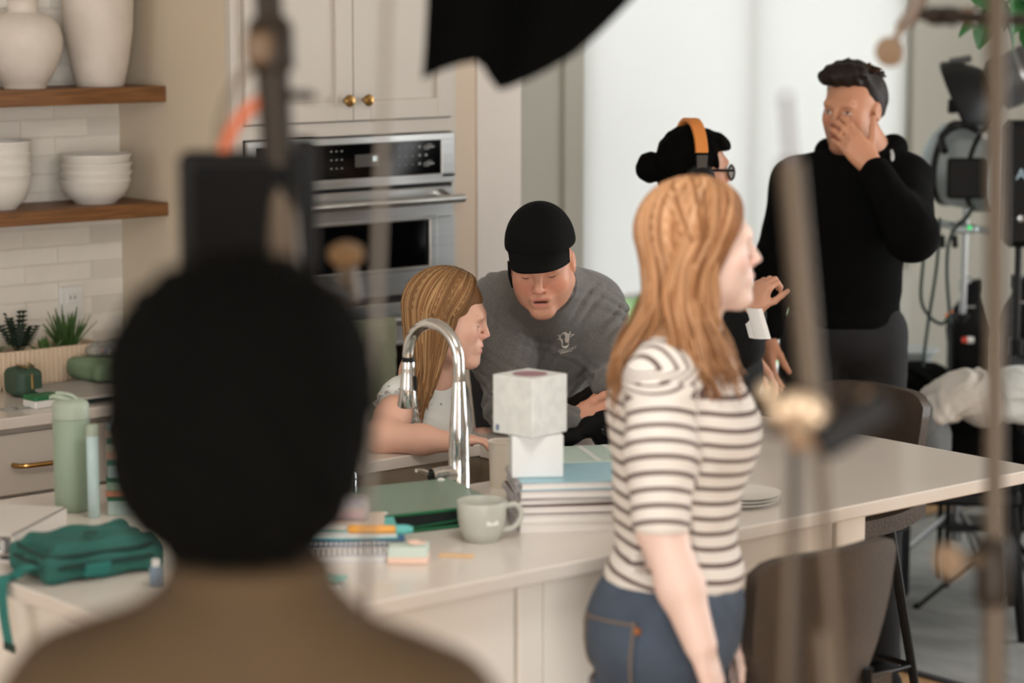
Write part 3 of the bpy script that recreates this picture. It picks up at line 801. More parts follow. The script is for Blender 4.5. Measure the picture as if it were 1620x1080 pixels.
B(MB(Mb).box((.13, .012, .006), (.25, .02, .004)), 'ring_rail', 'ring_dark', bi)
# --- teal lunch bag with strap hanging over the edge
mat('teal_cloth', (38, 96, 88), .75, bump=(160, .15), noise=(6, .15)); mat('teal_web', (44, 122, 116), .8, bump=(300, .2)); mat('teal_trim', (20, 52, 48), .7)
p0 = onz(92, 926, T); p1 = onz(235, 905, T); ax = nrm(p1 - p0); ay = np.array([-ax[1], ax[0], 0])
tb = thing('teal_bag', 'small teal fabric bag lying on the island near the binder', 'bag', p0)
Rb = np.stack([ax, ay, ZV])
cc = p0 + ax * .095 + ay * .085 + ZV * .034
tilt = Euler((0, 0, 0)).to_matrix()
def fold(p): return .0035 * np.sin(p @ (ax * 60) + 2 * np.sin(p @ (ay * 30))) + .002 * np.sin(p @ (ay * 95))
V, Q = polygonize([BX(cc - ZV * .008, (.118, .088, .024), Rb, .012), BX(cc + ax * .012 + ay * .012 + ZV * .016, (.1, .07, .018), Rb, .012, k=.014)], .0045, fold, .006)
link('body', np_mesh('body', V, Q), 'teal_cloth', tb, True)
def loop_rect(c, hx, hy, rd, n=6):
    pts = []
    for sx, sy, a in ((1, 1, 0), (-1, 1, 1), (-1, -1, 2), (1, -1, 3)):
        for k in range(n + 1):
            t_ = (a + k / n) * math.pi / 2
            pts.append(c + ax * (sx * (hx - rd) + rd * math.cos(t_)) + ay * (sy * (hy - rd) + rd * math.sin(t_)))
    return pts + [pts[0]]
B(MB().tube(loop_rect(cc - ZV * .002, .117, .087, .03), .0045, 6, False), 'zip', 'teal_trim', tb, smooth=True)
B(MB().tube(loop_rect(cc + ZV * .017, .112, .082, .03), .0035, 6, False), 'piping', 'teal_trim', tb, smooth=True)
B(MB().box(tuple(cc + ZV * .041 - ay * .02), (.026, .012, .003), Matrix(Rb.T), .001), 'logo_patch', 'teal_trim', tb)
def ribbon(pts, width_vec, th, n=6):
    g = []
    for p in spline(pts, n): g.append([p - width_vec, p - width_vec * .33, p + width_vec * .33, p + width_vec])
    return g
s0 = cc - ax * .11 - ay * .05 - ZV * .004
q0 = onz(26, 913, T); ed = np.array([IX0, q0[1] - .01, T])
wv = np.array([0, .018, 0])
st = ribbon([s0, s0 + np.array([-.03, .0, .004]), (IX0 + .02, ed[1], T + .006), (IX0 - .008, ed[1] - .004, T + .001), (IX0 - .012, ed[1] - .01, T - .05), (IX0 - .012, ed[1] - .028, T - .115)], wv, .002)
B(MB().slab(st, (-.0015, 0, .0015)), 'strap', 'teal_web', tb, smooth=True)
e_ = np.array([IX0 - .0125, ed[1] - .029, T - .118])
B(MB().box(tuple(e_), (.005, .038, .016), None, .001), 'strap_end', 'teal_trim', tb)
B(MB().box(tuple(cc - ax * .02 - ay * .093 - ZV * .012), (.05, .004, .03), Matrix(Rb.T) @ Euler((.5, 0, 0)).to_matrix(), .001), 'side_tab', 'teal_web', tb)
# --- small blue tinted bottle by the near corner
c = onz(247, 925, T)
mat('blue_tint', (150, 176, 200), .15, trans=.5)
sb = thing('travel_bottle', 'tiny pale blue travel bottle by the near corner of the island', 'bottle', c)
B(MB().lathe([(.011, 0), (.0125, .002), (.0125, .032), (.006, .036)], c, 18), 'body', 'blue_tint', sb, smooth=True)
B(MB().lathe([(.007, .036), (.007, .048), (0, .049)], c, 18), 'cap', 'white_plastic', sb, smooth=True)
# --- translucent green wallet file lying open (near the sink)
mat('green_film', (126, 148, 132), .35, alpha=.88); mat('green_edge', (28, 96, 60), .5)
f0 = onz(600, 852, T); f1 = onz(738, 836, T); ax = nrm(f1 - f0); ay = np.array([-ax[1], ax[0], 0])
Mf = frame_M(onz(590, 850, T), ax, ay, ZV)
wf = thing('wallet_file', 'translucent green snap wallet file between the faucet and the notebooks', 'wallet file', onz(590, 850, T))
B(MB(Mf).box((.14, .12, .002), (.3, .24, .004), None, .001), 'back_sheet', 'green_edge', wf)
B(MB(Mf).box((.145, .13, .042), (.3, .25, .003), Euler((.03, 0.0, 0)).to_matrix(), .001), 'flap', 'green_film', wf)
B(MB(Mf).box((.145, .125, .018), (.28, .22, .03), None, .002), 'papers', 'folder_dark', wf)
m = MB(Mf); m.box((.145, .006, .0375), (.3, .004, .006), None, .001); m.box((.145, .0, .0045), (.3, .006, .005), None, .001); m.box((.15, .004, .013), (.29, .003, .003), Euler((0, -.05, 0)).to_matrix())
B(m, 'edge_binding', 'green_edge', wf)
for p in ((.03, .012, .042), (.27, .24, .047)): B(MB(Mf).lathe([(.008, 0), (.008, .003), (.004, .005), (0, .005)], p, 14), 'snap_button', 'white_plastic', wf, smooth=True)
# --- speckled mug
c = onz(762, 860, T); c[0] += .02; c[1] += .024
mg = thing('coffee_mug', 'grey-green glazed mug with a small label on the island', 'mug', (c[0], c[1], T))
B(MB().lathe([(0, 0), (.031, 0), (.034, .003), (.042, .02), (.0475, .045), (.05, .078), (.049, .081), (.0465, .078), (.044, .045), (.038, .02), (0, .008)], (c[0], c[1], T), 40), 'cup', 'mug_glaze', mg, smooth=True)
hdir = nrm(RV * .95 - BK * .3)
B(MB().tube(spline([np.array([c[0], c[1], T + .066]) + hdir * .046, np.array([c[0], c[1], T + .068]) + hdir * .072, np.array([c[0], c[1], T + .045]) + hdir * .082, np.array([c[0], c[1], T + .022]) + hdir * .066, np.array([c[0], c[1], T + .018]) + hdir * .04], 5), .006, 10), 'handle', 'mug_glaze', mg, smooth=True)
ld = nrm(BK * .85 + RV * .45)
B(MB().box(tuple(np.array([c[0], c[1], T + .043]) + ld * .0465), (.026, .0012, .009), Matrix.Rotation(math.atan2(ld[1], ld[0]) + math.pi / 2, 3, 'Z')), 'label_patch', 'paper_white', mg)
# --- spiral notebooks in a stack with blue top
mat('nb_blue', (140, 184, 196), .25); mat('nb_maroon', (96, 66, 60), .5); mat('nb_grey', (176, 170, 170), .5); mat('nb_white', (226, 220, 214), .5)
n0 = onz(822, 843, T); n1 = onz(995, 838, T); ax = nrm(n1 - n0); ay = np.array([-ax[1], ax[0], 0])
z = T
specs = [(.02, 'nb_white', 'thick white spiral notebook at the bottom of the stack under the tissue boxes'), (.017, 'nb_white', 'white spiral notebook, second from the bottom under the tissue boxes'), (.018, 'nb_maroon', 'spiral notebook with brownish cover, third in the stack under the tissue boxes'),
         (.014, 'nb_maroon', 'thin spiral notebook, third from the top under the tissue boxes'), (.017, 'nb_grey', 'grey spiral notebook just below the pale blue one'), (.017, 'nb_blue', 'spiral notebook with glossy pale blue cover topping the stack')]
for i, (th, cv, lb) in enumerate(specs):
    M_ = frame_M(n0 + ax * (.002 * (i % 3)) + ZV * (z - T), ax, ay, ZV) @ Rz((-.02, .015, .0, .03, -.015, .01)[i])
    nb = thing('spiral_notebook', lb, 'notebook', n0 + ZV * (z - T), 'spiral notebooks under the tissue boxes')
    B(MB(M_).box((.115, .095, th / 2), (.226, .186, th - .0036)), 'pages', 'nb_white', nb)
    B(MB(M_).box((.115, .095, th - .001), (.232, .192, .0016)), 'cover', cv, nb); B(MB(M_).box((.115, .095, .001), (.232, .192, .0016)), 'back_cover', cv, nb)
    m = MB(M_)
    for k in range(22): m.tube([(-.002 + .006 * math.cos(t_), .008 + k * .0083, th / 2 + (th / 2) * .95 * math.sin(t_)) for t_ in np.linspace(.3, 6.0, 8)], .0008, 4, False)
    o = B(m, 'spiral_binding', 'nb_grey', nb); o['kind'] = 'stuff'; z += th
ZN = z
# --- tissue boxes on the notebooks
mat('tissue_print', (214, 215, 210), .55, noise=(45, .12), bump=(120, .03)); mat('tissue_plain', (226, 226, 224), .55); mat('tissue_hole', (150, 112, 120), .5)
c = onz(848, 756, ZN) ; c = c + nrm([-BK[0], -BK[1], 0]) * .045
lo = thing('tissue_box', 'lower plain white tissue box on the blue notebook', 'tissue box', c, 'tissue boxes')
Ml = TR((c[0], c[1], ZN), AZ - math.pi / 2 + .08)
B(MB(Ml).box((0, 0, .043), (.105, .085, .086), None, .002), 'carton', 'tissue_plain', lo)
B(MB(Ml).box((0, 0, .0862), (.05, .03, .0006)), 'opening', 'tissue_hole', lo)
c2 = c - nrm([-BK[0], -BK[1], 0]) * .0 + RV * (-.012)
up = thing('tissue_box', 'upper grey-white cube tissue box with a mauve opening', 'tissue box', (c2[0], c2[1], ZN + .087), 'tissue boxes')
Mu = TR((c2[0], c2[1], ZN + .087), AZ - math.pi / 2 + .84)
B(MB(Mu).box((0, 0, .06), (.108, .108, .12), None, .002), 'carton', 'tissue_print', up)
B(MB(Mu).lathe([(0, .1203), (.036, .1205), (.03, .1212), (0, .1212)], (0, 0, 0), 28), 'opening', 'tissue_hole', up)
B(MB(Mu).box((-.0545, .04, .012), (.001, .008, .012)), 'corner_mark', mat('mark_blue', (96, 108, 138), .5), up)
# --- cream cylinder left of the boxes
c = onz(793, 772, T)
cr = thing('paper_cup', 'tall cream paper cup half hidden behind the tissue boxes', 'cup', (c[0] + .01, c[1] + .012, T))
B(MB().lathe([(0, .0), (.026, 0), (.03, .1), (.031, .102), (.029, .102), (.025, .004), (0, .004)], (c[0] + .012, c[1] + .012, T), 24), 'cup_wall', mat('cream_card', (214, 204, 188), .6), cr, smooth=True)
B(MB().tube([(c[0] + .012 + .0305 * math.cos(t_), c[1] + .012 + .0305 * math.sin(t_), T + .102) for t_ in np.linspace(0, 6.283, 25)], .0016, 6, False), 'rim', 'cream_card', cr, smooth=True)
# --- mint folder on a black and red book, right of the boxes
c = onz(945, 742, T); 
Mk = TR((c[0] + .02, c[1] + .04, T), -.35)
mat('book_black', (24, 18, 18), .4); mat('book_red', (190, 52, 48), .5); mat('mint_sheet', (190, 210, 200), .4); mat('white_line', (224, 230, 226), .4)
bk = thing('black_book', 'black book with red spine under the mint folder', 'book', c)
B(MB(Mk).box((.01, 0, .012), (.25, .17, .024), None, .001), 'cover', 'book_black', bk); B(MB(Mk).box((-.116, 0, .012), (.006, .172, .0255)), 'spine', 'book_red', bk)
mf = thing('mint_folder', 'mint striped folder lying on the black book', 'folder', c + ZV * .024)
B(MB(Mk @ TR((.03, -.01, .0245), -.12)).box((0, 0, .003), (.25, .19, .006), None, .001), 'cover', 'mint_sheet', mf)
m = MB(Mk @ TR((.03, -.01, .0306), -.12))
for k in range(3): m.box((-.04 + .06 * k, 0, .0002), (.014, .188, .0003), Euler((0, 0, 0)).to_matrix())
B(m, 'stripe', 'white_line', mf)
# --- plates on the right
c = onz(1192, 806, T); c = c - np.array([BK[0], BK[1], 0]) * .06 - RV * .02
pp = [(0, .002), (.05, 0), (.055, .003), (.075, .008), (.08, .012), (.077, .0125), (.055, .006), (0, .005)]
for i, nm in enumerate(('lower', 'middle', 'upper')):
    lathe_obj('side_plate', pp, (c[0] + .003 * i, c[1], T + .007 * i), 'ceramic_white', 'white side plate, %s one of the pile on the island' % nm, 'plate', 'side plates on the island')
# --- school supplies pile, near corner of the sink
def bookpile(u, v, rz, items, tag, gr):
    c = onz(u, v, T); z = T
    for (w, d, th, cl, lb, nm, cat, rr, off) in items:
        M_ = TR((c[0] + off[0], c[1] + off[1], z), rz + rr); m_ = mat('pile_' + lb.replace(' ', '_')[:40], cl, .5)
        t = thing(nm, lb, cat, (c[0], c[1], z), gr)
        B(MB(M_).box((0, 0, th / 2), (w - .005, d - .005, th - .003)), 'pages', 'paper_white', t)
        m = MB(M_); m.box((0, 0, th - .001), (w, d, .002)); m.box((0, 0, .001), (w, d, .002)); m.box((0, d / 2 - .001, th / 2), (w, .002, th))
        B(m, 'cover', m_, t)
        if 'spiral' in lb:
            m = MB(M_)
            for k in range(20): m.tube([(-w / 2 + .008 + k * (w - .016) / 19, -d / 2 + .004 * math.cos(t_), th / 2 + th * .55 * math.sin(t_)) for t_ in np.linspace(0, 6.2, 8)], .0008, 4, False)
            o = B(m, 'spiral_binding', 'ring_dark', t); o['kind'] = 'stuff'
        z += th
    return c, z
c, zt = bookpile(565, 872, -.62, [
    (.2, .15, .013, (196, 196, 204), 'white notebook at the bottom of the school supplies pile', 'exercise_book', 'notebook', -.08, (-.015, -.005)),
    (.2, .15, .012, (214, 206, 202), 'white spiral notebook second from the bottom of the supplies pile', 'spiral_pad', 'notebook', .04, (-.01, .0)),
    (.19, .14, .011, (50, 104, 150), 'blue spiral notebook in the middle of the supplies pile', 'spiral_pad', 'notebook', .0, (0, .006)),
    (.17, .12, .017, (96, 186, 180), 'aqua boxed pencil set in the supplies pile', 'pencil_set', 'pencil set', .05, (-.004, .01)),
    (.16, .11, .013, (214, 196, 180), 'beige box on the supplies pile below the pink pouch', 'sticker_box', 'box', -.04, (-.02, .018))], 'a', 'school supplies pile')
mat('orange_marker', (222, 158, 70), .4)
r_ = nrm(RV * .98 + BK * .1)
q = np.array([c[0], c[1], zt - .006]) - ZV * .0 + BK * .072
mk = thing('highlighter', 'orange highlighter pen lying against the supplies pile', 'pen', q + RV * .03)
B(MB().tube([q - RV * .012, q - RV * .008, q + RV * .075, q + RV * .08], [.006, .0085, .0085, .006], 10), 'barrel', 'orange_marker', mk, smooth=True)
B(MB().tube([q + RV * .08, q + RV * .1, q + RV * .112], [.0095, .0095, .006], 10), 'cap', mat('aqua', (92, 176, 172), .45), mk, smooth=True)
# pink clear pouch on top
pz = np.array([c[0] - .02, c[1] + .018, zt]); 
pk = thing('pink_pouch', 'clear pouch of pink and aqua pens on the supplies pile', 'pencil case', pz)
Rp = np.stack([RV, -BK * np.array([1, 1, 0]), ZV])
V, Q = polygonize([BX(pz + ZV * .021 - RV * .005, (.056, .036, .021), Rp, .012)], .004, lambda p: .0015 * np.sin(p[..., 0] * 150 + p[..., 1] * 100), .003)
link('film', np_mesh('film', V, Q), mat('pouch_film', (206, 200, 200), .25, alpha=.55), pk, True)
for i, cl in enumerate(((214, 110, 160), (232, 150, 180), (120, 190, 190), (170, 130, 200), (226, 90, 150), (240, 190, 170))):
    a = pz - RV * .045 + ZV * (.009 + .006 * (i % 4)) + BK * (.02 - .008 * (i % 5))
    B(MB().tube([a, a + RV * .085 + ZV * .004 * (i % 2)], .0045, 8), 'pen', mat('pen_%d' % i, cl, .4), pk, smooth=True)
# purple marker strip
q = onz(608, 842, T + .03) 
m = thing('marker_strip', 'purple and pink strip of markers beside the pink pouch', 'markers', (q[0], q[1], T))
q = np.array([q[0], q[1], T]) + np.array([.02, .03, .028])
for i in range(6):
    B(MB().cyl(tuple(q + RV * (i * .009 - .02) - BK * .0), tuple(q + RV * (i * .009 - .02) + BK * .03 - ZV * .016), .0043, n=8), 'marker', mat('mark_%d' % (i % 2), ((112, 96, 190), (196, 110, 190))[i % 2], .45), m, smooth=True)
B(MB().box(tuple(q - ZV * .015 + RV * .003 + BK * .005), (.06, .04, .022), Matrix(np.stack([RV, -BK, ZV]).T), .003), 'tray', mat('lilac', (150, 140, 180), .5), m)
# eraser blocks
c = onz(655, 893, T); 
er = thing('sticky_note_block', 'mint and peach sticky note block near the mug', 'sticky notes', c)
Me = TR((c[0] + .01, c[1] + .03, T), -.72)
B(MB(Me).box((0, 0, .007), (.078, .06, .013), None, .002), 'peach_layer', mat('peach', (238, 204, 186), .6), er)
B(MB(Me).box((0, 0, .0225), (.076, .058, .02), None, .002), 'mint_layer', mat('mint', (200, 214, 204), .6), er)
m = MB(Me)
for k in range(5): m.box((.022 - .004 * k, .012 - .006 * (k % 3), .033 + .001 * k), (.02, .016, .003), Euler((0, 0, .4 * k)).to_matrix(), .001)
B(m, 'loose_tab', 'peach', er)
c = onz(722, 880, T)
B(MB(TR((c[0], c[1], T), -.85)).box((0, 0, .002), (.068, .018, .004), None, .0015), 'wooden_stick', mat('tan_wood', (226, 188, 140), .6), label='short pale orange stick lying in front of the mug', cat='stick')
# near sticker sheets by the foreground shoulder
c = onz(500, 925, T)
for i, (cl, lb, dx, dy, rz) in enumerate((((226, 222, 216), 'white card at the near edge of the supplies', -.005, -.01, -.5), ((236, 140, 60), 'orange card near the foreground shoulder', -.01, .03, -.4), ((120, 186, 176), 'aqua sticker sheet at the near edge of the supplies', .025, .012, -1.2))):
    B(MB(TR((c[0] + dx, c[1] + dy, T + .004 * i), rz)).box((0, 0, .002), (.085, .05 - .012 * (i > 0), .004), None, .001), 'card', mat('card_%d' % i, cl, .5), label=lb, cat='card', group='cards near the foreground shoulder')

# ================================================================== PEOPLE
mat('skin', attr='col', rough=.48, sss=.12, spec=.35, bump=(220, .03))
def c3(rgb): return np.array(lin(rgb)[:3])
class Head:
    def __init__(s, c, f, u, sc=1.0):
        s.c = np.asarray(c, float); s.f = nrm(f); u = np.asarray(u, float); s.u = nrm(u - s.f * (u @ s.f)); s.r = np.cross(s.f, s.u); s.s = sc
        s.R = np.stack([s.f, s.r, s.u])
    def L(s, f, r, u): return s.c + s.s * (s.f * f + s.r * r + s.u * u)
    def loc(s, p): return ((p - s.c) @ s.R.T) / s.s
def head_prims(H, jaw=1.0, mouth_open=0.0, ears=True, nose=1.0, wide=1.0):
    L, s, R = H.L, H.s, H.R; o = []
    E = lambda c, r, k=.02, op='u': o.append(EL(L(*c), [x * s for x in r], R, k * s, op))
    C = lambda a, b, ra, rb, k=.015, op='u': o.append(RC(L(*a), L(*b), ra * s, rb * s, k * s, op))
    E((-.014, 0, .034), (.097, .076, .086), .02)
    E((.03, 0, -.03), (.06, .056 * wide, .085), .04)
    for g in (-1, 1):
        C((-.005, g * .05 * jaw, -.055), (.07, g * .014, -.1), .02 * jaw, .015, .03)
        E((.052, g * .04 * wide, -.022), (.028, .022, .025), .025)
    for g in (-1, 1): E((.03, g * .036 * wide, -.055), (.038, .024, .036), .03)
    E((.082, 0, -.1), (.017, .02 * jaw, .015), .025)
    C((.082, -.033, .022), (.082, .033, .022), .0125, .0125, .022)
    for g in (-1, 1): E((.098, g * .032, -.001), (.017, .017, .0125), .014, 's')
    for g in (-1, 1): E((.0735, g * .032, -.001), (.0125, .0135, .0125), .006)
    C((.089, 0, .012), (.107 + .004 * nose, 0, -.026), .0075, .0095 * nose, .012)
    for g in (-1, 1): E((.0995, g * .0115 * nose, -.031), (.009, .007, .0065), .007)
    E((.087, 0, -.062), (.014, .026, .02), .02)
    E((.0965, 0, -.0565), (.0075, .02 * wide ** 2, .0045), .006)
    E((.0945, 0, -.0705 - mouth_open), (.0075, .017 * wide ** 2, .005), .006)
    E((.104, 0, -.0635 - mouth_open * .5), (.0085, .0175 * wide ** 2, .0014 + mouth_open * .6), .004, 's')
    if ears:
        for g in (-1, 1):
            E((-.008, g * .079, -.006), (.018, .007, .029), .006); E((-.004, g * .0845, -.004), (.008, .004, .016), .004, 's')
    return o
def face_colors(H, V, C, skin, lip=(190, 110, 100), brow=None, cheek=.25, beard=0.0, mouth_dark=0.0, eye=True):
    q = H.loc(V); f, r, u = q[:, 0], q[:, 1], q[:, 2]; near = (np.abs(r) < .1) & (f > .03) & (u > -.13) & (u < .1)
    def mask(cf, cr, cu, a, b, sh=2.0):
        e = ((r - cr) / a) ** 2 + ((u - cu) / b) ** 2
        return np.clip((1.25 - e) / .5, 0, 1) * near
    def put(m_, col): 
        m_ = m_[:, None]; C[:] = C * (1 - m_) + np.asarray(col) * m_
    for g in (-1, 1): put(mask(0, g * .04, -.03, .026, .022) * cheek * .6, c3((206, 118, 100)))
    put(mask(0, 0, -.032, .02, .012) * cheek * .5, c3((205, 120, 105)))
    if beard: put((np.clip((-.04 - u) / .02, 0, 1) * (f > .0) * near) * beard, c3((150, 110, 90)))
    put(mask(0, 0, -.0565, .021, .0055) * (f > .085), c3(lip)); put(mask(0, 0, -.071, .019, .0065) * (f > .083), c3(lip))
    if mouth_dark: put(mask(0, 0, -.0655, .0195, .0042) * mouth_dark * (f > .08), c3((70, 30, 26)))
    if eye:
        for g in (-1, 1):
            put(mask(0, g * .032, -.002, .0125, .0042) * (f > .06), c3((215, 205, 198)))
            put(mask(0, g * .032 , -.0015, .0048, .0048) * (f > .06), c3((46, 40, 36)))
    return C
def face_details(H, person, brow_col, lash=(40, 28, 24), brow_w=.0028, eyes_down=False):
    m_b = mat('brow_%d_%d_%d' % brow_col, brow_col, .8); m_l = mat('lash_%d' % lash[0], lash, .7)
    for g in (-1, 1):
        pts = [H.L(.0905 - .012 * t, g * (.014 + .036 * t), .0215 + .007 * math.sin(t * 2.6)) for t in np.linspace(0, 1, 7)]
        B(MB().tube(pts, [brow_w * H.s * x for x in (.7, 1, 1.1, 1, .9, .7, .3)], 6, flat=1.2), 'eyebrow', m_b, person, smooth=True)
        dz = -.004 if eyes_down else .0035
        pts = [H.L(.0855 - .0055 * abs(t) ** 2, g * .032 + .0135 * t, dz * (1 - t * t)) for t in np.linspace(-.82, .82, 7)]
        B(MB().tube(pts, [.0012 * H.s * x for x in (.5, .9, 1.1, 1.1, 1.1, .9, .5)], 5), 'eyelashes', m_l, person, smooth=True)
def hand(wrist, d, n, w, s=1.0, curl=(.3, .35, .3), thumb=None, spread=.0, k=.005, thumb_curl=.4):
    """d wrist->knuckles, n the way the palm faces, w towards the thumb side; curl = bend at each of three joints"""
    d = nrm(d); n = np.asarray(n, float); n = nrm(n - d * (n @ d)); w_ = np.cross(d, n); w = w_ if w_ @ np.asarray(w, float) > 0 else -w_
    wrist = np.asarray(wrist, float); o = []
    lens = [.072, .08, .074, .058]; offs = [.029, .0098, -.0095, -.027]; kl = [.084, .087, .083, .076]; rad = [.0085, .0088, .0082, .0072]
    for i in range(4):
        kn = wrist + s * (d * kl[i] + w * offs[i])
        o.append(RC(wrist + s * (w * offs[i] * .62 + d * .012), kn, .0145 * s, .0108 * s, .014 * s))
        p = kn; ang = 0.0; fd = nrm(d + w * spread * (1.2 - i * .8))
        for j, fr in enumerate((.46, .3, .24)):
            ang += curl[j] if not hasattr(curl[j], '__len__') else curl[j][i]
            dr = fd * math.cos(ang) + n * math.sin(ang)
            q = p + s * dr * lens[i] * fr
            o.append(RC(p, q, rad[i] * s * (1.06, 1, .92)[j], rad[i] * s * (1, .92, .8)[j], k * s)); p = q
    o.append(EL(wrist + s * (d * .045), np.array([.045, .033, .015]) * s, np.stack([d, w, n]), .012 * s))
    tb = wrist + s * (d * .028 + w * .024 + n * .006); td = nrm(np.asarray(thumb, float)) if thumb is not None else nrm(d * .62 + w * .68 + n * .3)
    k1 = tb + s * td * .038; td2 = nrm(td * (1 - thumb_curl) + nrm(d) * thumb_curl); k2 = k1 + s * td2 * .03; k3 = k2 + s * nrm(td2 + n * .15) * .024
    o += [RC(wrist + s * (d * .015 + w * .012), tb, .015 * s, .0135 * s, .014 * s), RC(tb, k1, .0135 * s, .0105 * s, .01 * s), RC(k1, k2, .0102 * s, .0095 * s, k * s), RC(k2, k3, .0095 * s, .0078 * s, k * s)]
    return o
def chain(pts, rad, k=.02): return [RC(pts[i], pts[i + 1], rad[i], rad[i + 1], k) for i in range(len(pts) - 1)]
def person_obj(label, base): return thing('person', label, 'person', base)
def body_mesh(person, prims, h, skin, H=None, disp=None, **fk):
    V, Q = polygonize(prims, h, disp, .002 if disp else 0)
    C = np.tile(c3(skin), (len(V), 1))
    if H is not None: C = face_colors(H, V, C, skin, **fk)
    me = np_mesh('body', V, Q); set_col(me, C)
    return link('body', me, 'skin', person)
def cloth(person, name, prims, h, m, disp=None, amp=.004, **kw):
    V, Q = polygonize(prims, h, disp, amp if disp is not None else 0); me = np_mesh(name, V, Q)
    return link(name, me, m, person, **kw), V
def ridge(x): return (1 - np.abs(np.sin(x))) ** 2
def folds(dirs):
    """soft garment folds: list of (direction, frequency, amplitude, warp); each fades in and out over the cloth"""
    def f(p):
        x, y, z = p[..., 0], p[..., 1], p[..., 2]; o = 0.0
        for i, (d, fr, a, wv) in enumerate(dirs):
            d = np.asarray(d, np.float32); q = p @ d
            w1 = np.sin(z * 13 + x * 11 + 1.3 * i) + .7 * np.sin(y * 19 - z * 9 + 2 * i) + .5 * np.sin(x * 27 + y * 23 + i)
            mk = np.clip(.45 + .75 * np.sin(x * 16 + z * 21 + 1.7 * i) * np.sin(y * 18 - z * 13 + 2.3 * i), 0, 1)
            t = np.sin(q * fr + wv * 1.6 * w1) + .55 * np.sin(q * fr * 1.83 + wv * 2.3 * w1 + 1.1)
            o = o + a * mk * (.5 - np.abs(t) * .62) * .8
        return o
    return f
def shoes(person, feet, m='black_rubber', s=1.0):
    for (p, d) in feet:
        p = np.asarray(p, float); d = nrm([d[0], d[1], 0]); R = np.stack([d, np.cross(ZV, d), ZV])
        V, Q = polygonize([BX(p + d * .05 + ZV * .02, (.14 * s, .047 * s, .02), R, .018, k=.02), EL(p + d * .0 + ZV * .055, (.07 * s, .043 * s, .05), R, .04), EL(p + d * .1 + ZV * .035, (.075 * s, .045 * s, .03), R, .03)], .008)
        V[:, 2] = np.maximum(V[:, 2], .001)
        link('shoe', np_mesh('shoe', V, Q), m, person)
def hair_locks(H, n, length, cols, phi0=52, phi1=180, wave=0.0, rad=.0075, seed=1, layers=(1.0, 1.05), taper_in=.25, root_f=(.8, -.6), end_jit=.03, gravity=ZV * -1, side_part=0.0, back_drift=.0, radii=(.107, .088, .1), eqz=-.1, hang_out=None, sides=(-1, 1)):
    g_ = np.random.default_rng(seed); mb = MB(); CC = []
    cen = np.array([-.012, 0, .03])
    for i in range(n):
        sg = sides[i % len(sides)]; t = (i // len(sides)) / max(1, n // len(sides) - 1); t = np.clip(t + g_.uniform(-.02, .02), 0, 1); ph = math.radians(phi0 + (phi1 - phi0) * t)
        lay = layers[0] + (layers[1] - layers[0]) * g_.random()
        root = nrm(np.array([root_f[0] + (root_f[1] - root_f[0]) * t, sg * .05 + side_part, 1.0]))
        eq = nrm(np.array([math.cos(ph), sg * math.sin(ph), eqz + g_.uniform(-.06, .06)]))
        om = math.acos(np.clip(root @ eq, -1, 1)); pts = []
        for k in range(9):
            a = k / 8; v = (math.sin((1 - a) * om) * root + math.sin(a * om) * eq) / math.sin(om)
            q = cen + np.array(radii) * v * lay; pts.append(H.L(*q))
        e = pts[-1]; out = nrm(np.array(pts[-1]) - H.L(*cen)); out = nrm(out - ZV * (out @ ZV) + 1e-9)
        Ln = length(t, sg) if callable(length) else length
        Ln *= 1 + g_.uniform(-end_jit, end_jit) * 3; m = 12; phs = g_.uniform(0, 6.28)
        for k in range(1, m + 1):
            a = k / m
            p = e + np.asarray(gravity) * Ln * a - out * taper_in * .09 * H.s * math.sin(min(a * 1.6, 1.57)) - H.f * back_drift * a
            if hang_out is not None: p = p + hang_out(t, sg, a)
            if wave: p = p + (H.f * math.sin(phs * .3 + a * 9 + ph) + H.r * math.cos(phs * .3 + a * 8 + ph)) * wave * a ** .8
            pts.append(p)
        rr = [rad * H.s * x for x in ([.5, .8, .95] + [1] * 6 + list(np.linspace(1, .18, m)))]
        n0 = len(mb.v); mb.tube(pts, rr, 6, True, flat=.42, up=H.L(*(cen + root)) - H.c)
        c = cols[int((.5 + .5 * math.sin(t * 23 + sg + 2.2 * math.sin(t * 61))) * .999 * len(cols) * .6 + g_.random() * .4 * len(cols)) % len(cols)] * (1 + g_.uniform(-.1, .1)); CC += [c] * (len(mb.v) - n0)
    return mb, np.array(CC)
def hair_part(person, mbs, ccs, m, shell=None, h=.004, disp=None, amp=.003, shell_col=None, name='hair'):
    Vs, Qs, Cs, n = [], [], [], 0
    mb = MB(); CC = []
    for a, c_ in zip(mbs, ccs):
        k = len(mb.v); mb.v += a.v; mb.f += [tuple(i + k for i in f) for f in a.f]; CC += list(c_)
    if shell is not None:
        V, Q = polygonize(shell, h, disp, amp if disp else 0)
        k = len(mb.v); mb.v += [tuple(v) for v in V]; mb.f += [tuple(int(i) + k for i in q) for q in Q]
        CC += [shell_col] * len(V)
    me = mb.mesh(name); set_col(me, np.array(CC)); return link(name, me, m, person, True)
mat('hair', attr='col', rough=.55, spec=.22, noise=(30, .25), stretch=(1, 1, .12), bump=(120, .15))
mat('hair_black', (5, 5, 4), .9, spec=.08, bump=(90, .4), noise=(60, .3))

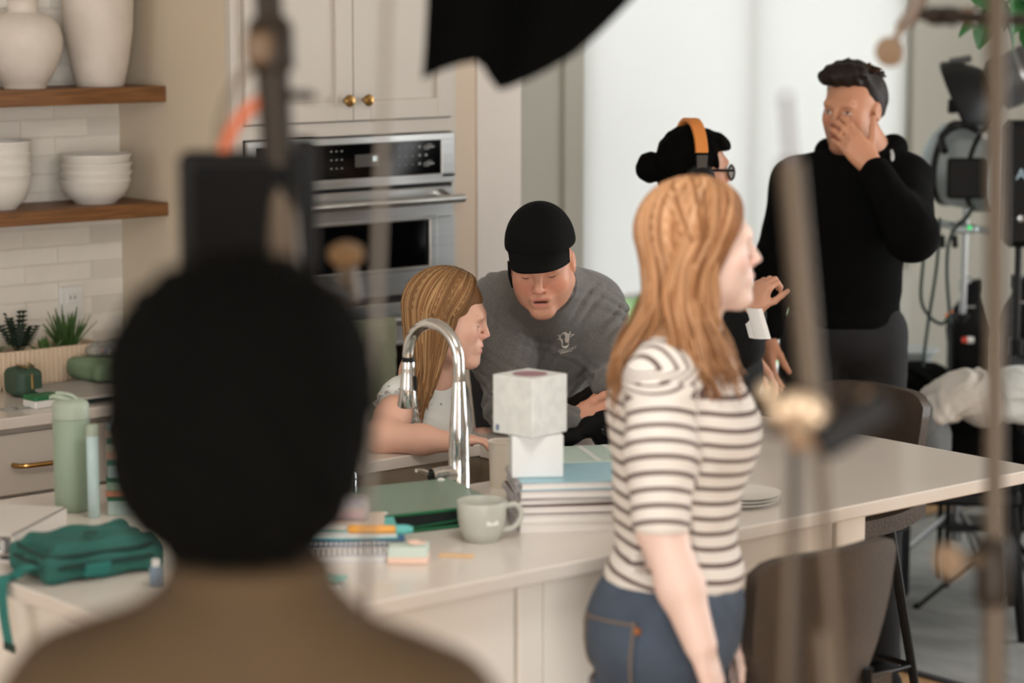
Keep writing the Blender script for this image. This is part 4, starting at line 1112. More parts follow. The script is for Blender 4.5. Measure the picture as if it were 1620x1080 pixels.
# ------------------------------------------------------------------ man in the black cap, leaning on the island
cp_f = nrm(BK * math.cos(math.radians(18)) - ZV * math.sin(math.radians(18)) - RV * .1)
H1 = Head(P(857, 415, 5.87), cp_f, ZV * .9 + BK * .3 - RV * .1, .96)
pr = person_obj('man in black cap and grey shirt leaning over the island beside the girl', (4.25, 4.98, 0))
N1 = P(863, 462, 5.99); SR = P(792, 490, 6.1); SL = P(930, 492, 6.18); ER = P(806, 642, 5.94); EL1 = P(972, 604, 6.0)
tx = nrm(P(845, 580, 6.6) - N1); WR = P(906, 667, 5.79); WL = P(966, 622, 5.84); HP = P(845, 580, 6.6)
sk = head_prims(H1, 1.14, .006, True, 1.18, 1.12) + [RC(H1.L(-.025, 0, -.06), N1, .053, .055, .03), RC(N1 + tx * .1, HP, .07, .08, .05)]
sk += chain([SR, ER, WR], [.05, .043, .03]) + chain([SL, EL1, WL], [.05, .043, .03])
sk += hand(WR, RV * .95 + ZV * .2 - BK * .1, -BK - ZV * .5, ZV, .98, (.75, 1.0, .5), thumb=RV * .6 + ZV * .55 + BK * .2, spread=.02)
sk += hand(WL, -RV * .3 + BK * .35 - ZV * .55, -ZV * .5 - BK * .8, -RV, .98, (.8, 1.1, .6), spread=.02)
body_mesh(pr, sk, .0032, (212, 156, 130), H1, lip=(190, 122, 106), beard=.25, mouth_dark=1.0, cheek=.5, eye=False)
face_details(H1, pr, (110, 76, 56), (60, 40, 34), .003, True)
mat('teeth', (215, 205, 190), .3)
B(MB().tube([H1.L(.0885, -.011, -.0605), H1.L(.0925, 0, -.0605), H1.L(.0885, .011, -.0605)], .0021, 6), 'teeth', 'teeth', pr)
mat('heather_grey', (112, 110, 107), .9, noise=(260, .5), bump=(300, .25), stretch=(1, 1, 4), sheen=.2)
tx = nrm(HP - N1); Ch = N1 + tx * .2 - ZV * .03
na1 = nrm(H1.L(-.025, 0, -.06) - N1); nb1 = nrm(np.cross(na1, ZV)); nc1 = np.cross(na1, nb1); wR = nrm(SL - SR); RT = np.stack([wR, np.cross(tx, wR), tx])
shp = [EL(Ch, (.185, .135, .2), RT, .05), EL(N1 + tx * .42 - ZV * .02, (.15, .125, .2), RT, .08), RC(N1 + tx * .02, SR, .072, .078, .06), RC(N1 + tx * .02, SL, .072, .078, .06), RC(SR, SL, .08, .08, .06),
       RC(N1 + na1 * .03, N1 - na1 * .04, .074, .1, .03), EL(Ch - ZV * .09 + BK * .02, (.14, .09, .13), RT, .07)]
shp += chain([SR, SR * .5 + ER * .5 + BK * .01, ER, WR - RV * .012], [.074, .074, .06, .041], .03) + chain([SL, SL * .5 + EL1 * .5 + RV * .012, EL1, WL + ZV * .02], [.07, .066, .056, .044], .03)
fd1 = folds([(nrm(RV * .85 - ZV * .5), 85, .013, .5), (nrm(RV * .45 + ZV * .9), 100, .011, .55)])
shirt, _ = cloth(pr, 'shirt', shp, .0048, 'heather_grey', fd1, .013)
B(MB().tube([N1 + na1 * .042 + .073 * (nb1 * math.cos(a) + nc1 * math.sin(a)) for a in np.linspace(0, 6.283, 30)], .008, 8, False, flat=.8), 'collar', 'heather_grey', pr, smooth=True)
mat('pants_dark', (44, 44, 48), .85, bump=(200, .2))
cloth(pr, 'trousers', [EL(HP + RV * .02, (.17, .15, .13), None, .05)] + chain([HP - wR * .085, np.array([HP[0] - .05, HP[1] + .02, .5]), np.array([HP[0] - .06, HP[1] + .08, .08])], [.098, .075, .06]) + chain([HP + wR * .085, np.array([HP[0] + .12, HP[1] + .02, .5]), np.array([HP[0] + .13, HP[1] + .08, .08])], [.098, .075, .06]), .01, 'pants_dark', folds([((0, 0, 1), 40, .004, 1)]), .005)
shoes(pr, [((HP[0] - .06, HP[1] + .08, 0), (0, -1)), ((HP[0] + .13, HP[1] + .08, 0), (0, -1))])
# cap
mat('cap_black', (12, 12, 12), .85, bump=(350, .2), spec=.12)
L = H1.L
cap_prims = [EL(L(-.012, 0, .05), (.109 * .98, .0865, .1), H1.R, .02), BX(L(-.012, 0, -.06), (.2, .2, .1), np.stack([nrm(H1.f - H1.u * -.1), H1.r, nrm(H1.u - H1.f * .1)]), .005, k=.006, op='s')]
cap, _ = cloth(pr, 'cap', cap_prims, .004, 'cap_black')
g = []; tv = []
for i in range(9):
    t = i / 8; row = []
    for j in range(17):
        a = (j / 16 - .5) * 2; an = a * 1.12
        ro_f = -.012 + .108 * math.cos(an); ro_r = .0865 * math.sin(an)
        ext = .074 * (1 - abs(a) ** 2.6) * t
        row.append(L(ro_f * (1 - .02 * t) + ext, ro_r * (1 - .02 * t), .066 - .012 * t - .030 * (abs(a) ** 2) * (.3 + .8 * t) - .005 * t * t))
    g.append(row)
B(MB().slab(g, tuple(H1.u * -.0035)), 'visor', 'cap_black', cap, smooth=True)
B(MB().sphere(tuple(L(-.012, 0, .15)), .007, 12), 'top_button', 'cap_black', cap, smooth=True)
for k in range(6):
    a0 = k * math.pi / 3 + .0
    pts = [L(-.012 + .1095 * math.cos(a0) * math.cos(b), .087 * math.sin(a0) * math.cos(b), .05 + .0995 * math.sin(b)) for b in np.linspace(-.2, 1.5, 10)]
    B(MB().tube(pts, .0012, 5), 'seam', 'cap_black', cap)
# short side hair and ear-strap seen left of the face
pts = [L(.03, .078, .02), L(.028, .081, -.02), L(.02, .079, -.055)]
B(MB().tube(pts, [.006, .006, .004], 8, flat=.5), 'ear_piece', 'black_plastic', pr, smooth=True)
# printed emblem on the shirt: cow head and lettering
bm_ = BVHTree.FromPolygons([tuple(v.co) for v in shirt.data.vertices], [tuple(p.vertices) for p in shirt.data.polygons])
def project(uv_polys, bv, off=.0012, away=-BK):
    """flat outlines given in metres around an anchor, laid onto the cloth"""
    mb = MB()
    return mb
anch = P(896, 541, 6.0)
def on_shirt(x, y, lift=.0016):
    p = anch + RV * x + UPV * y; o = p - FW * .5
    hit = bm_.ray_cast(Vector(o), Vector(FW), 1.2)
    q = np.array(hit[0]) if hit[0] is not None else p
    return q - FW * lift
def poly_strip(mb, left, right):
    n = len(left); vs = [on_shirt(*p) for p in left] + [on_shirt(*p) for p in right]
    mb.add(vs, [(i, i + 1, n + i + 1, n + i) for i in range(n - 1)])
K = 1 / 21.6 / 640.0     # zoomed pixel -> metre
def Z(x, y): return ((x - 540) * K, -(y - 560) * K)
mb = MB()
poly_strip(mb, [Z(310, 400), Z(330, 330), Z(400, 255), Z(450, 215), Z(520, 215), Z(590, 265), Z(660, 280)], [Z(340, 400), Z(350, 350), Z(410, 285), Z(450, 262), Z(505, 380), Z(560, 370), Z(655, 370)])
poly_strip(mb, [Z(505, 360), Z(480, 440), Z(490, 520), Z(520, 570), Z(560, 585)], [Z(655, 350), Z(650, 440), Z(635, 520), Z(625, 570), Z(600, 580)])
poly_strip(mb, [Z(310, 400), Z(320, 470), Z(360, 540), Z(385, 600), Z(372, 680)], [Z(345, 415), Z(390, 450), Z(425, 520), Z(425, 590), Z(405, 680)])
poly_strip(mb, [Z(372, 660), Z(390, 720), Z(440, 765), Z(510, 782), Z(570, 760), Z(615, 700), Z(632, 610)], [Z(410, 665), Z(430, 685), Z(460, 690), Z(510, 690), Z(550, 685), Z(590, 660), Z(608, 600)])
poly_strip(mb, [Z(620, 260), Z(650, 220), Z(685, 185)], [Z(650, 275), Z(680, 240), Z(695, 200)])
poly_strip(mb, [Z(650, 270), Z(720, 290), Z(820, 275)], [Z(650, 290), Z(715, 310), Z(815, 285)])
poly_strip(mb, [Z(660, 375), Z(710, 335), Z(815, 280)], [Z(670, 385), Z(740, 355), Z(820, 290)])
poly_strip(mb, [Z(255, 300), Z(290, 320), Z(320, 350)], [Z(245, 340), Z(280, 350), Z(315, 390)])
poly_strip(mb, [Z(235, 390), Z(290, 385), Z(320, 400)], [Z(240, 420), Z(270, 400), Z(310, 420)])
poly_strip(mb, [Z(225, 470), Z(280, 440), Z(320, 430)], [Z(225, 480), Z(285, 478), Z(325, 465)])
mat('print_white', (214, 208, 200), .8)
em = B(mb, 'shirt_emblem', 'print_white', shirt)
cu = bpy.data.curves.new('txt', 'FONT'); cu.body = 'COWDAY'; cu.size = 1.0; cu.align_x = 'LEFT'
to = bpy.data.objects.new('txt', cu); COL.objects.link(to); dg = bpy.context.evaluated_depsgraph_get(); tm = bpy.data.meshes.new_from_object(to.evaluated_get(dg)); bpy.data.objects.remove(to)
tw = max(v.co.x for v in tm.vertices)
mb = MB(); ang = .22
vs = []
for v in tm.vertices:
    x = v.co.x / tw * 630; y = v.co.y / .73 * 100
    bend = -150 * max(0, (x - 250) / 380) ** 1.3
    vs.append(on_shirt(*Z(270 + x, 905 - y + bend)))
mb.add(vs, [tuple(p.vertices) for p in tm.polygons])
for k in range(7): poly_strip(mb, [Z(330 + k * 62, 960 - k * 14), Z(330 + k * 62 + 40, 955 - k * 14)], [Z(330 + k * 62, 935 - k * 14), Z(330 + k * 62 + 40, 930 - k * 14)])
B(mb, 'shirt_lettering', 'print_white', shirt)

# ------------------------------------------------------------------ girl beside him
f2 = nrm(RV * .97 - ZV * .16 + BK * .06)
H2 = Head(P(708, 503, 5.83), f2, ZV, .93)
pg = person_obj('long-haired girl in a white dotted top leaning on the island', (3.75, 4.85, 0))
N2 = P(676, 592, 5.92); EB = onz(603, 690, .952); WB = onz(712, 699, .948); S2 = P(642, 622, 5.87); S2L = P(705, 618, 6.06); WB2 = P(766, 690, 5.99); EB2 = P(735, 700, 6.12)
sk = head_prims(H2, .86, 0, True, .72) + [RC(H2.L(-.025, 0, -.07), N2, .04, .043, .03), RC(N2, P(668, 720, 6.12), .07, .08, .04)]
sk += chain([S2, S2 * .45 + EB * .55, EB, EB * .4 + WB * .6, WB], [.042, .041, .038, .034, .024]) + chain([S2L, EB2, WB2], [.04, .035, .023])
sk += hand(WB, RV * .9 - BK * .3 + ZV * .05, -ZV, -BK, .72, (.3, .5, .3), spread=.05) + hand(WB2, RV * .3 + BK * .9 - ZV * .1, -ZV, -RV, .72, (.35, .6, .4), spread=.05)
body_mesh(pg, sk, .0031, (226, 180, 158), H2, lip=(212, 148, 134), cheek=.35, eye=False)
face_details(H2, pg, (170, 130, 100), (96, 70, 54), .0022, True)
md = mat('dotted_top', (226, 228, 224), .85, bump=(150, .2))
nt = md.node_tree; tcn = nt.nodes.new('ShaderNodeTexCoord'); vo = nt.nodes.new('ShaderNodeTexVoronoi'); vo.inputs['Scale'].default_value = 24; vo.inputs['Randomness'].default_value = .45
cmpn = nt.nodes.new('ShaderNodeMath'); cmpn.operation = 'LESS_THAN'; cmpn.inputs[1].default_value = .17; mxn = nt.nodes.new('ShaderNodeMix'); mxn.data_type = 'RGBA'
mxn.inputs[6].default_value = lin((226, 228, 224)); mxn.inputs[7].default_value = lin((160, 172, 172))
nt.links.new(tcn.outputs['Object'], vo.inputs['Vector']); nt.links.new(vo.outputs['Distance'], cmpn.inputs[0]); nt.links.new(cmpn.outputs[0], mxn.inputs[0]); nt.links.new(mxn.outputs[2], nt.nodes['Principled BSDF'].inputs['Base Color'])
B2 = P(676, 700, 6.1)
top_p = [EL(P(676, 660, 5.97), (.115, .1, .13), np.stack([nrm(S2L - S2), np.cross(ZV, nrm(S2L - S2)), ZV]), .05), RC(N2 - ZV * .02, S2 - ZV * .005, .048, .05, .04), RC(N2 - ZV * .02, S2L, .05, .05, .04), RC(P(680, 690, 6.0), P(672, 790, 6.14), .1, .115, .05), EL(S2 + nrm(EB - S2) * .028, (.062, .058, .05), None, .025), EL(S2L - ZV * .02, (.056, .056, .048), None, .025)]
top, _ = cloth(pg, 'top', top_p, .005, 'dotted_top', folds([(nrm(RV * .3 + ZV), 75, .005, .9), (nrm(RV - ZV * .4), 60, .004, .8)]), .006)
def ruffle(c, ax_, r, n=70, amp=.0055, w=.014):
    ax_ = nrm(ax_); e0 = nrm(np.cross(ax_, [.3, .2, 1])); e1 = np.cross(ax_, e0); g = []
    for k in range(4):
        row = []
        for i in range(n + 1):
            a = 2 * math.pi * i / n
            rr = r + amp * math.sin(a * 13) * k / 3 + .004 * k / 3
            row.append(c + ax_ * w * k / 3 + (e0 * math.cos(a) + e1 * math.sin(a)) * rr)
        g.append(row)
    return MB().slab(g, tuple(ax_ * .0015))
B(ruffle(S2 + nrm(EB - S2) * .062, EB - S2, .051), 'sleeve_frill', 'dotted_top', pg, smooth=True)
B(ruffle(S2L - ZV * .05, EB2 - S2L, .05), 'sleeve_frill', 'dotted_top', pg, smooth=True)
cloth(pg, 'skirt', [RC(P(672, 790, 6.14), (3.76, 4.93, .45), .115, .14, .04)] + chain([(3.7, 4.93, .45), (3.7, 4.95, .06)], [.06, .045]) + chain([(3.84, 4.93, .45), (3.84, 4.95, .06)], [.06, .045]), .01, 'pants_dark')
shoes(pg, [((3.7, 4.95, 0), (0, -1)), ((3.84, 4.95, 0), (0, -1))], 'white_plastic', .8)
blond = [c3(x) for x in ((146, 110, 74), (136, 99, 64), (160, 124, 84), (122, 88, 56), (172, 137, 96))]
def len2(t, sg): return .245 + .02 * math.sin(t * 9) if t > .25 else .2 + t * .2
m1, k1 = hair_locks(H2, 700, len2, blond, 68, 180, .003, .0045, 3, (.99, 1.055), .35, root_f=(.62, -.6), hang_out=lambda t, sg, a: -H2.f * (.055 * (1 - t) * a ** 1.2 if t < .5 else 0.0275 * a) + BK * (.02 * a if sg > 0 else 0))
m1b, k1b = hair_locks(H2, 120, lambda t, sg: .2, blond, 70, 105, .003, .0032, 9, (1.03, 1.07), .4, root_f=(.62, .1), hang_out=lambda t, sg, a: -H2.f * .045 * a)
shell = [EL(H2.L(-.014, 0, .036), (.101 * .93, .08 * .93, .092 * .93), H2.R, .01), BX(H2.L(.14, 0, -.03), (.075, .2, .075), H2.R, .01, k=.01, op='s'), BX(H2.L(0, 0, -.1), (.3, .2, .07), H2.R, .01, k=.01, op='s')]
hair_part(pg, [m1, m1b], [k1, k1b], 'hair', shell, .004, shell_col=c3((128, 94, 62)))

# ------------------------------------------------------------------ red-haired woman in the striped top
f3 = nrm(RV * .985 - BK * .12 + ZV * .01)
H3 = Head(P(1107, 390, 4.4), f3, ZV, .965)
pw = person_obj('red-haired woman in a striped top and jeans standing before the island', (3.03, 3.12, 0))
N3 = P(1072, 535, 4.43); S3 = P(1043, 604, 4.31); S3L = P(1078, 598, 4.56); E3 = P(1046, 838, 4.24); W3 = P(1108, 1020, 4.2); E3L = P(1105, 830, 4.6); W3L = P(1157, 985, 4.56)
sk = head_prims(H3, .9, 0, True, .92) + [RC(H3.L(-.02, 0, -.07), N3, .047, .052, .03), RC(N3, P(1075, 900, 4.42), .08, .1, .04)]
sk += chain([S3, E3, E3 * .5 + W3 * .5, W3], [.045, .041, .04, .029]) + chain([S3L, E3L, W3L], [.045, .038, .028])
sk += hand(W3, -ZV * .9 + RV * .3, -BK * .4 - RV * .9, RV, .92, (.25, .3, .25)) + hand(W3L, -ZV * .95 + RV * .2, BK * .3 - RV * .9, RV, .92, (.25, .3, .25))
body_mesh(pw, sk, .0038, (232, 203, 190), H3, lip=(214, 140, 136), cheek=.35)
face_details(H3, pw, (196, 140, 100), (150, 105, 80), .0022)
mst = mat('striped_knit', (222, 216, 208), .85, bump=(250, .15))
nt = mst.node_tree; at = nt.nodes.new('ShaderNodeAttribute'); at.attribute_name = 'stripe'; mu = nt.nodes.new('ShaderNodeMath'); mu.operation = 'FRACT'; lt = nt.nodes.new('ShaderNodeMapRange'); lt.interpolation_type = 'SMOOTHSTEP'; lt.inputs[1].default_value = .2; lt.inputs[2].default_value = .25; mxn = nt.nodes.new('ShaderNodeMix'); mxn.data_type = 'RGBA'
ms_ = nt.nodes.new('ShaderNodeMath'); ms_.operation = 'MULTIPLY'; ms_.inputs[1].default_value = 1 / .0272
nt.links.new(at.outputs['Fac'], ms_.inputs[0]); nt.links.new(ms_.outputs[0], mu.inputs[0])
pp_ = nt.nodes.new('ShaderNodeMath'); pp_.operation = 'PINGPONG'; pp_.inputs[1].default_value = .5; nt.links.new(mu.outputs[0], pp_.inputs[0]); nt.links.new(pp_.outputs[0], lt.inputs[0]); lt.inputs[1].default_value = .13; lt.inputs[2].default_value = .17
nt.links.new(lt.outputs[0], mxn.inputs[0]); mxn.inputs[6].default_value = lin((92, 74, 70)); mxn.inputs[7].default_value = lin((224, 218, 210)); nt.links.new(mxn.outputs[2], nt.nodes['Principled BSDF'].inputs['Base Color'])
sx = nrm(np.array([S3L[0] - S3[0], S3L[1] - S3[1], 0])); fx3 = nrm(np.cross(sx, ZV)); fx3 = fx3 if fx3 @ RV > 0 else -fx3
R3 = np.stack([fx3, sx, ZV])
tor = [EL(P(1090, 672, 4.43), (.108, .15, .16), R3, .04), EL(P(1128, 690, 4.43), (.085, .125, .085), R3, .05), EL(P(1076, 820, 4.43), (.105, .135, .16), R3, .06), EL(P(1066, 908, 4.43), (.128, .15, .07), R3, .05),
       RC(N3 + ZV * .0, S3, .05, .058, .05), RC(N3 + ZV * .0, S3L, .05, .058, .05), RC(N3 - ZV * .06 - fx3 * .01, P(1060, 640, 4.43), .09, .1, .05), RC(P(1024, 640, 4.43), P(1030, 800, 4.43), .06, .06, .06),
       BX(P(1066, 985, 4.43) + fx3 * .02, (.3, .3, .045), np.stack([nrm(fx3 + ZV * -.26), sx, nrm(ZV + fx3 * .26)]), .003, k=.008, op='s')]
arm3 = chain([S3, S3 * .5 + E3 * .5, E3 + ZV * .005], [.06, .06, .052], .03); arm3L = chain([S3L, E3L], [.06, .052], .03)
cut = BX(E3 - ZV * .045, (.09, .09, .045), None, .003, k=.004, op='s')
fd3 = folds([(nrm(ZV - RV * .5), 58, .004, .9), (nrm(ZV + RV * .3), 80, .003, .8)])
V, Q = polygonize(tor + arm3 + [cut] + arm3L, .0055, fd3, .005)
me = np_mesh('striped_top', V, Q)
dt = np.min([p(V.astype(np.float32)) for p in tor if p.op == 'u'], 0); da = np.minimum(np.min([p(V.astype(np.float32)) for p in arm3], 0), np.min([p(V.astype(np.float32)) for p in arm3L], 0))
axA = nrm(E3 - S3)
st = np.where(da < dt - .004, (V - S3) @ axA * .96 + .02 + .35 * np.maximum(0, (S3[2] - .01 - V[:, 2]) * 0), (S3[2] - V[:, 2]) + .018 - .02 * ((V - N3) @ fx3) / .1)
sh_ = np.clip((V[:, 2] - (S3[2] - .02)) / .05, 0, 1)
st = st * (1 - sh_) + sh_ * ((V - N3) @ (-fx3) * .55 + np.abs((V - N3) @ sx) * .85)
set_float(me, st, 'stripe')
link('striped_top', me, 'striped_knit', pw)
mat('denim', (72, 84, 100), .85, noise=(9, .35), bump=(260, .25))
Hp3 = P(1058, 985, 4.43)
jn = [EL(Hp3, (.135, .16, .13), R3, .05), EL(P(1064, 935, 4.43), (.12, .145, .06), R3, .05), EL(Hp3 - fx3 * .05 - ZV * .02, (.1, .14, .1), R3, .05)] + chain([Hp3 - sx * .08 - ZV * .05, (Hp3 - sx * .09) * np.array([1, 1, 0]) + ZV * .48, (Hp3 - sx * .09 - fx3 * .03) * np.array([1, 1, 0]) + ZV * .09], [.098, .068, .055], .04) + chain([Hp3 + sx * .08 - ZV * .05, (Hp3 + sx * .09 + fx3 * .05) * np.array([1, 1, 0]) + ZV * .48, (Hp3 + sx * .09 + fx3 * .02) * np.array([1, 1, 0]) + ZV * .09], [.098, .068, .055], .04)
jeans, _ = cloth(pw, 'jeans', jn, .007, 'denim', folds([(nrm(RV + ZV * .5), 60, .004, .9)]), .005)
bj = BVHTree.FromPolygons([tuple(v.co) for v in jeans.data.vertices], [tuple(p.vertices) for p in jeans.data.polygons])
def on_mesh(bv, p, d, lift):
    h = bv.ray_cast(Vector(p - d * .6), Vector(d), 1.5); q = np.array(h[0]) if h[0] is not None else p
    return q - d * lift
pd = nrm(FW * .8 + RV * .35)
pc = P(985, 1030, 4.4); ex = nrm(np.cross(pd, ZV)); ex = ex if ex @ RV > 0 else -ex
g = [[on_mesh(bj, pc + ex * (x * .065) + ZV * (y * .075 - (1 - abs(x)) * .02 * (y < -.9)), pd, .0035) for x in np.linspace(-1, 1, 9)] for y in np.linspace(-1, 1, 9)]
B(MB().slab(g, tuple(pd * .003)), 'back_pocket', 'denim', jeans, smooth=True)
mat('stitch', (150, 120, 84), .8)
for xx in (-.9, .9): B(MB().tube([on_mesh(bj, pc + ex * (xx * .065) + ZV * y * .075, pd, .0045) for y in np.linspace(-.95, .95, 10)], .0012, 5), 'stitching', 'stitch', jeans)
B(MB().tube([on_mesh(bj, pc + ex * (x * .065) + ZV * .066, pd, .0045) for x in np.linspace(-.95, .95, 10)], .0012, 5), 'stitching', 'stitch', jeans)
q = on_mesh(bj, P(1052, 985, 4.4), pd, .004); B(MB().lathe([(0, -.001), (.007, 0), (.006, .003), (0, .003)], q, 12, -pd), 'rivet', mat('copper', (170, 104, 60), .35, metal=.8), jeans, smooth=True)
shoes(pw, [((Hp3 - sx * .09 - fx3 * .03) * np.array([1, 1, 0]), fx3), ((Hp3 + sx * .09 + fx3 * .02) * np.array([1, 1, 0]), fx3)], 'white_plastic', .9)
red = [c3(x) for x in ((166, 119, 80), (150, 103, 66), (184, 139, 102), (132, 89, 56), (172, 129, 92), (196, 154, 118))]
def len3(t, sg): return .255 if t < .42 else .3
def hang3(t, sg, a):
    sd_ = 1 if sg > 0 else -1
    if t < .42: return BK * sd_ * .07 * a ** 1.1 - H3.f * .05 * math.sin(min(1, a * 1.5) * 1.57) + H3.f * (.04 + .05 * (1 - t / .42)) * a ** 2.2
    return BK * sd_ * .02 * a - H3.f * (.01 + .025 * min(1, (t - .42) / .2)) * a ** 1.2 + H3.f * .02 * math.sin(a * 5)
m3, k3 = hair_locks(H3, 620, len3, red, 60, 180, .008, .0062, 5, (.985, 1.055), .1, side_part=-.12, hang_out=hang3, end_jit=.04)
m3b, k3b = hair_locks(H3, 130, lambda t, sg: .25, red, 62, 110, .012, .005, 8, (1.03, 1.07), .1, side_part=-.12, hang_out=hang3)
sc3 = .965
shell = [EL(H3.L(-.014, 0, .036), (.101 * sc3, .08 * sc3, .092 * sc3), H3.R, .01), BX(H3.L(.14, 0, -.035), (.075, .2, .08), H3.R, .01, k=.01, op='s'), BX(H3.L(0, 0, -.1), (.3, .2, .07), H3.R, .01, k=.01, op='s')]
hair_part(pw, [m3, m3b], [k3, k3b], 'hair', shell, .004, shell_col=c3((160, 104, 62)))

# ------------------------------------------------------------------ tall man behind, hand on his mouth
D4 = 6.9
f4 = nrm(-RV * .62 + BK * .78 - ZV * .08)
H4 = Head(P(1349, 172, D4), f4, ZV + RV * .03, .98)
pb = person_obj('tall man in a black hoodie standing with a hand over his mouth', (*P(1340, 500, D4)[:2], 0))
N4 = P(1362, 252, D4 + .06); S4R = P(1262, 292, D4 + .02); S4L = P(1432, 286, D4 + .04); E4R = P(1228, 420, D4 - .02); W4R = P(1214, 528, D4 - .1); E4L = P(1443, 372, D4 - .22); W4L = P(1378, 262, D4 - .165)
sk = head_prims(H4, 1.0, 0) + [RC(H4.L(-.025, 0, -.07), N4, .056, .06, .03), RC(N4, P(1340, 500, D4), .09, .1, .05)]
sk += chain([S4R, E4R, W4R], [.05, .042, .03]) + chain([S4L, E4L, W4L], [.05, .042, .03])
sk += hand(W4L, -RV * .62 + ZV * .72 - BK * .0, -BK - RV * .25, RV * .8 + ZV * .5, 1.05, ((.15, .2, .25, .3), (.4, .45, .5, .55), (.3, .35, .4, .4)), thumb=RV * .12 + ZV * 1.0 - BK * .15, spread=.05, thumb_curl=.05)
sk += hand(W4R, -ZV * .95 + RV * .05 + BK * .1, RV * .9 - BK * .2, BK * .6 + RV * .7, 1.0, (.15, .3, .2), thumb=-ZV * .85 + RV * .55 + BK * .1, spread=.1, thumb_curl=.2)
body_mesh(pb, sk, .0045, (196, 142, 112), H4, lip=(170, 100, 86), beard=.3, cheek=.3)
face_details(H4, pb, (54, 38, 30), (40, 28, 24), .0034)
mat('hoodie_black', (6, 6, 6), .95, bump=(250, .2), spec=.1); mat('charcoal', (20, 20, 22), .9, bump=(200, .2))
sx4 = nrm(S4L - S4R); R4 = np.stack([sx4, np.cross(ZV, sx4), ZV])
ho = [EL(P(1345, 350, D4), (.18, .13, .18), R4, .06), EL(P(1336, 450, D4), (.165, .125, .17), R4, .06), EL(P(1335, 508, D4), (.165, .125, .05), R4, .04), RC(N4 - ZV * .0, S4R, .07, .07, .06), RC(N4, S4L, .07, .07, .06)]
ho += chain([S4R, E4R, W4R + ZV * .015], [.075, .062, .045], .04) + chain([S4L, E4L, W4L + (E4L - W4L) * .12], [.075, .068, .048], .04)
hoodie, _ = cloth(pb, 'hoodie', ho, .008, 'hoodie_black', folds([(nrm(RV - ZV * .7), 45, .005, .9)]), .006)
hd4 = [RC(N4 + sx4 * .095 + ZV * .03, N4 + BK * .1 - ZV * .03 + sx4 * .03, .04, .03, .02), RC(N4 - sx4 * .095 + ZV * .025, N4 + BK * .1 - ZV * .03 - sx4 * .03, .04, .03, .02), RC(N4 + sx4 * .085 + ZV * .015, N4 - BK * .09 + ZV * .0, .036, .045, .03), RC(N4 - sx4 * .085 + ZV * .01, N4 - BK * .09, .036, .045, .03)]
cloth(pb, 'hood', hd4, .006, 'hoodie_black', parent=None) if False else cloth(pb, 'hood', hd4, .006, 'hoodie_black')
for sg in (-1, 1):
    B(MB().tube(spline([N4 + sx4 * sg * .075 + BK * .045 + ZV * .032, N4 + sx4 * sg * .078 + BK * .085 + ZV * .012, N4 + sx4 * sg * .07 + BK * .1 - ZV * .03], 5), .006, 8), 'neck_headphone', mat('silver_grey', (190, 192, 192), .4), pb, smooth=True)
B(MB().tube([W4L + (E4L - W4L) * .02 + .034 * (BK * math.cos(a) + nrm(np.cross(E4L - W4L, BK)) * math.sin(a)) for a in np.linspace(0, 6.283, 20)], .005, 6, False), 'wrist_watch', 'silver_grey', pb, smooth=True)
q4 = P(1335, 530, D4)
FL4 = np.array([q4[0], q4[1], 0])
cloth(pb, 'trousers', [EL(q4, (.16, .125, .1), R4, .05)] + chain([q4 - sx4 * .085, FL4 - sx4 * .11 + ZV * .48, FL4 - sx4 * .12 + ZV * .07], [.1, .08, .065]) + chain([q4 + sx4 * .085, FL4 + sx4 * .1 + ZV * .48, FL4 + sx4 * .12 + ZV * .07], [.1, .08, .065]), .01, 'charcoal', folds([(nrm(ZV + RV * .4), 45, .004, .9)]), .005)
shoes(pb, [(FL4 - sx4 * .12, BK), (FL4 + sx4 * .12, BK)])
L = H4.L
dk = [c3(x) for x in ((46, 34, 26), (34, 25, 20), (62, 45, 32), (84, 60, 40))]
shell = [EL(L(-.022, 0, .045), (.095, .079, .088), H4.R, .02), EL(L(.035, 0, .105), (.06, .062, .04), H4.R, .03), EL(L(.082, .015, .102), (.04, .045, .03), H4.R, .02), EL(L(-.045, 0, .02), (.07, .078, .08), H4.R, .02),
         BX(L(.1, 0, .0), (.06, .2, .07), H4.R, .01, k=.015, op='s'), BX(L(.035, 0, -.09), (.05, .2, .1), H4.R, .01, k=.01, op='s'), BX(L(-.02, 0, -.13), (.2, .2, .085), H4.R, .01, k=.01, op='s')]
shell = [RC(p.a, p.b, p.ra) if isinstance(p, RC) else p for p in shell]
g_ = np.random.default_rng(11); mq = MB(); cq = []
for i in range(150):
    a = g_.uniform(-1, 1); b = g_.uniform(-.9, 1)
    base = L(-.02 + .075 * b, .062 * a, .1 + .02 * (1 - a * a) - .02 * b * b)
    d = nrm(H4.f * g_.uniform(.1, 1.1) + H4.u * g_.uniform(.3, .9) + H4.r * g_.uniform(-.7, .7)); ln = g_.uniform(.03, .055)
    cv = nrm(H4.r * g_.uniform(-1, 1) - H4.u * .6)
    pts = [base + d * ln * t + cv * ln * .5 * t * t for t in np.linspace(0, 1, 6)]
    n0 = len(mq.v); mq.tube(pts, [.007, .008, .0075, .006, .004, .001], 5, flat=.5); cq += [dk[g_.integers(4)]] * (len(mq.v) - n0)
hair_part(pb, [mq], [cq], 'hair', shell, .005, lambda p: .003 * np.sin(p[..., 0] * 130 + p[..., 2] * 90) * np.sin(p[..., 1] * 140), .004, c3((34, 25, 20)))

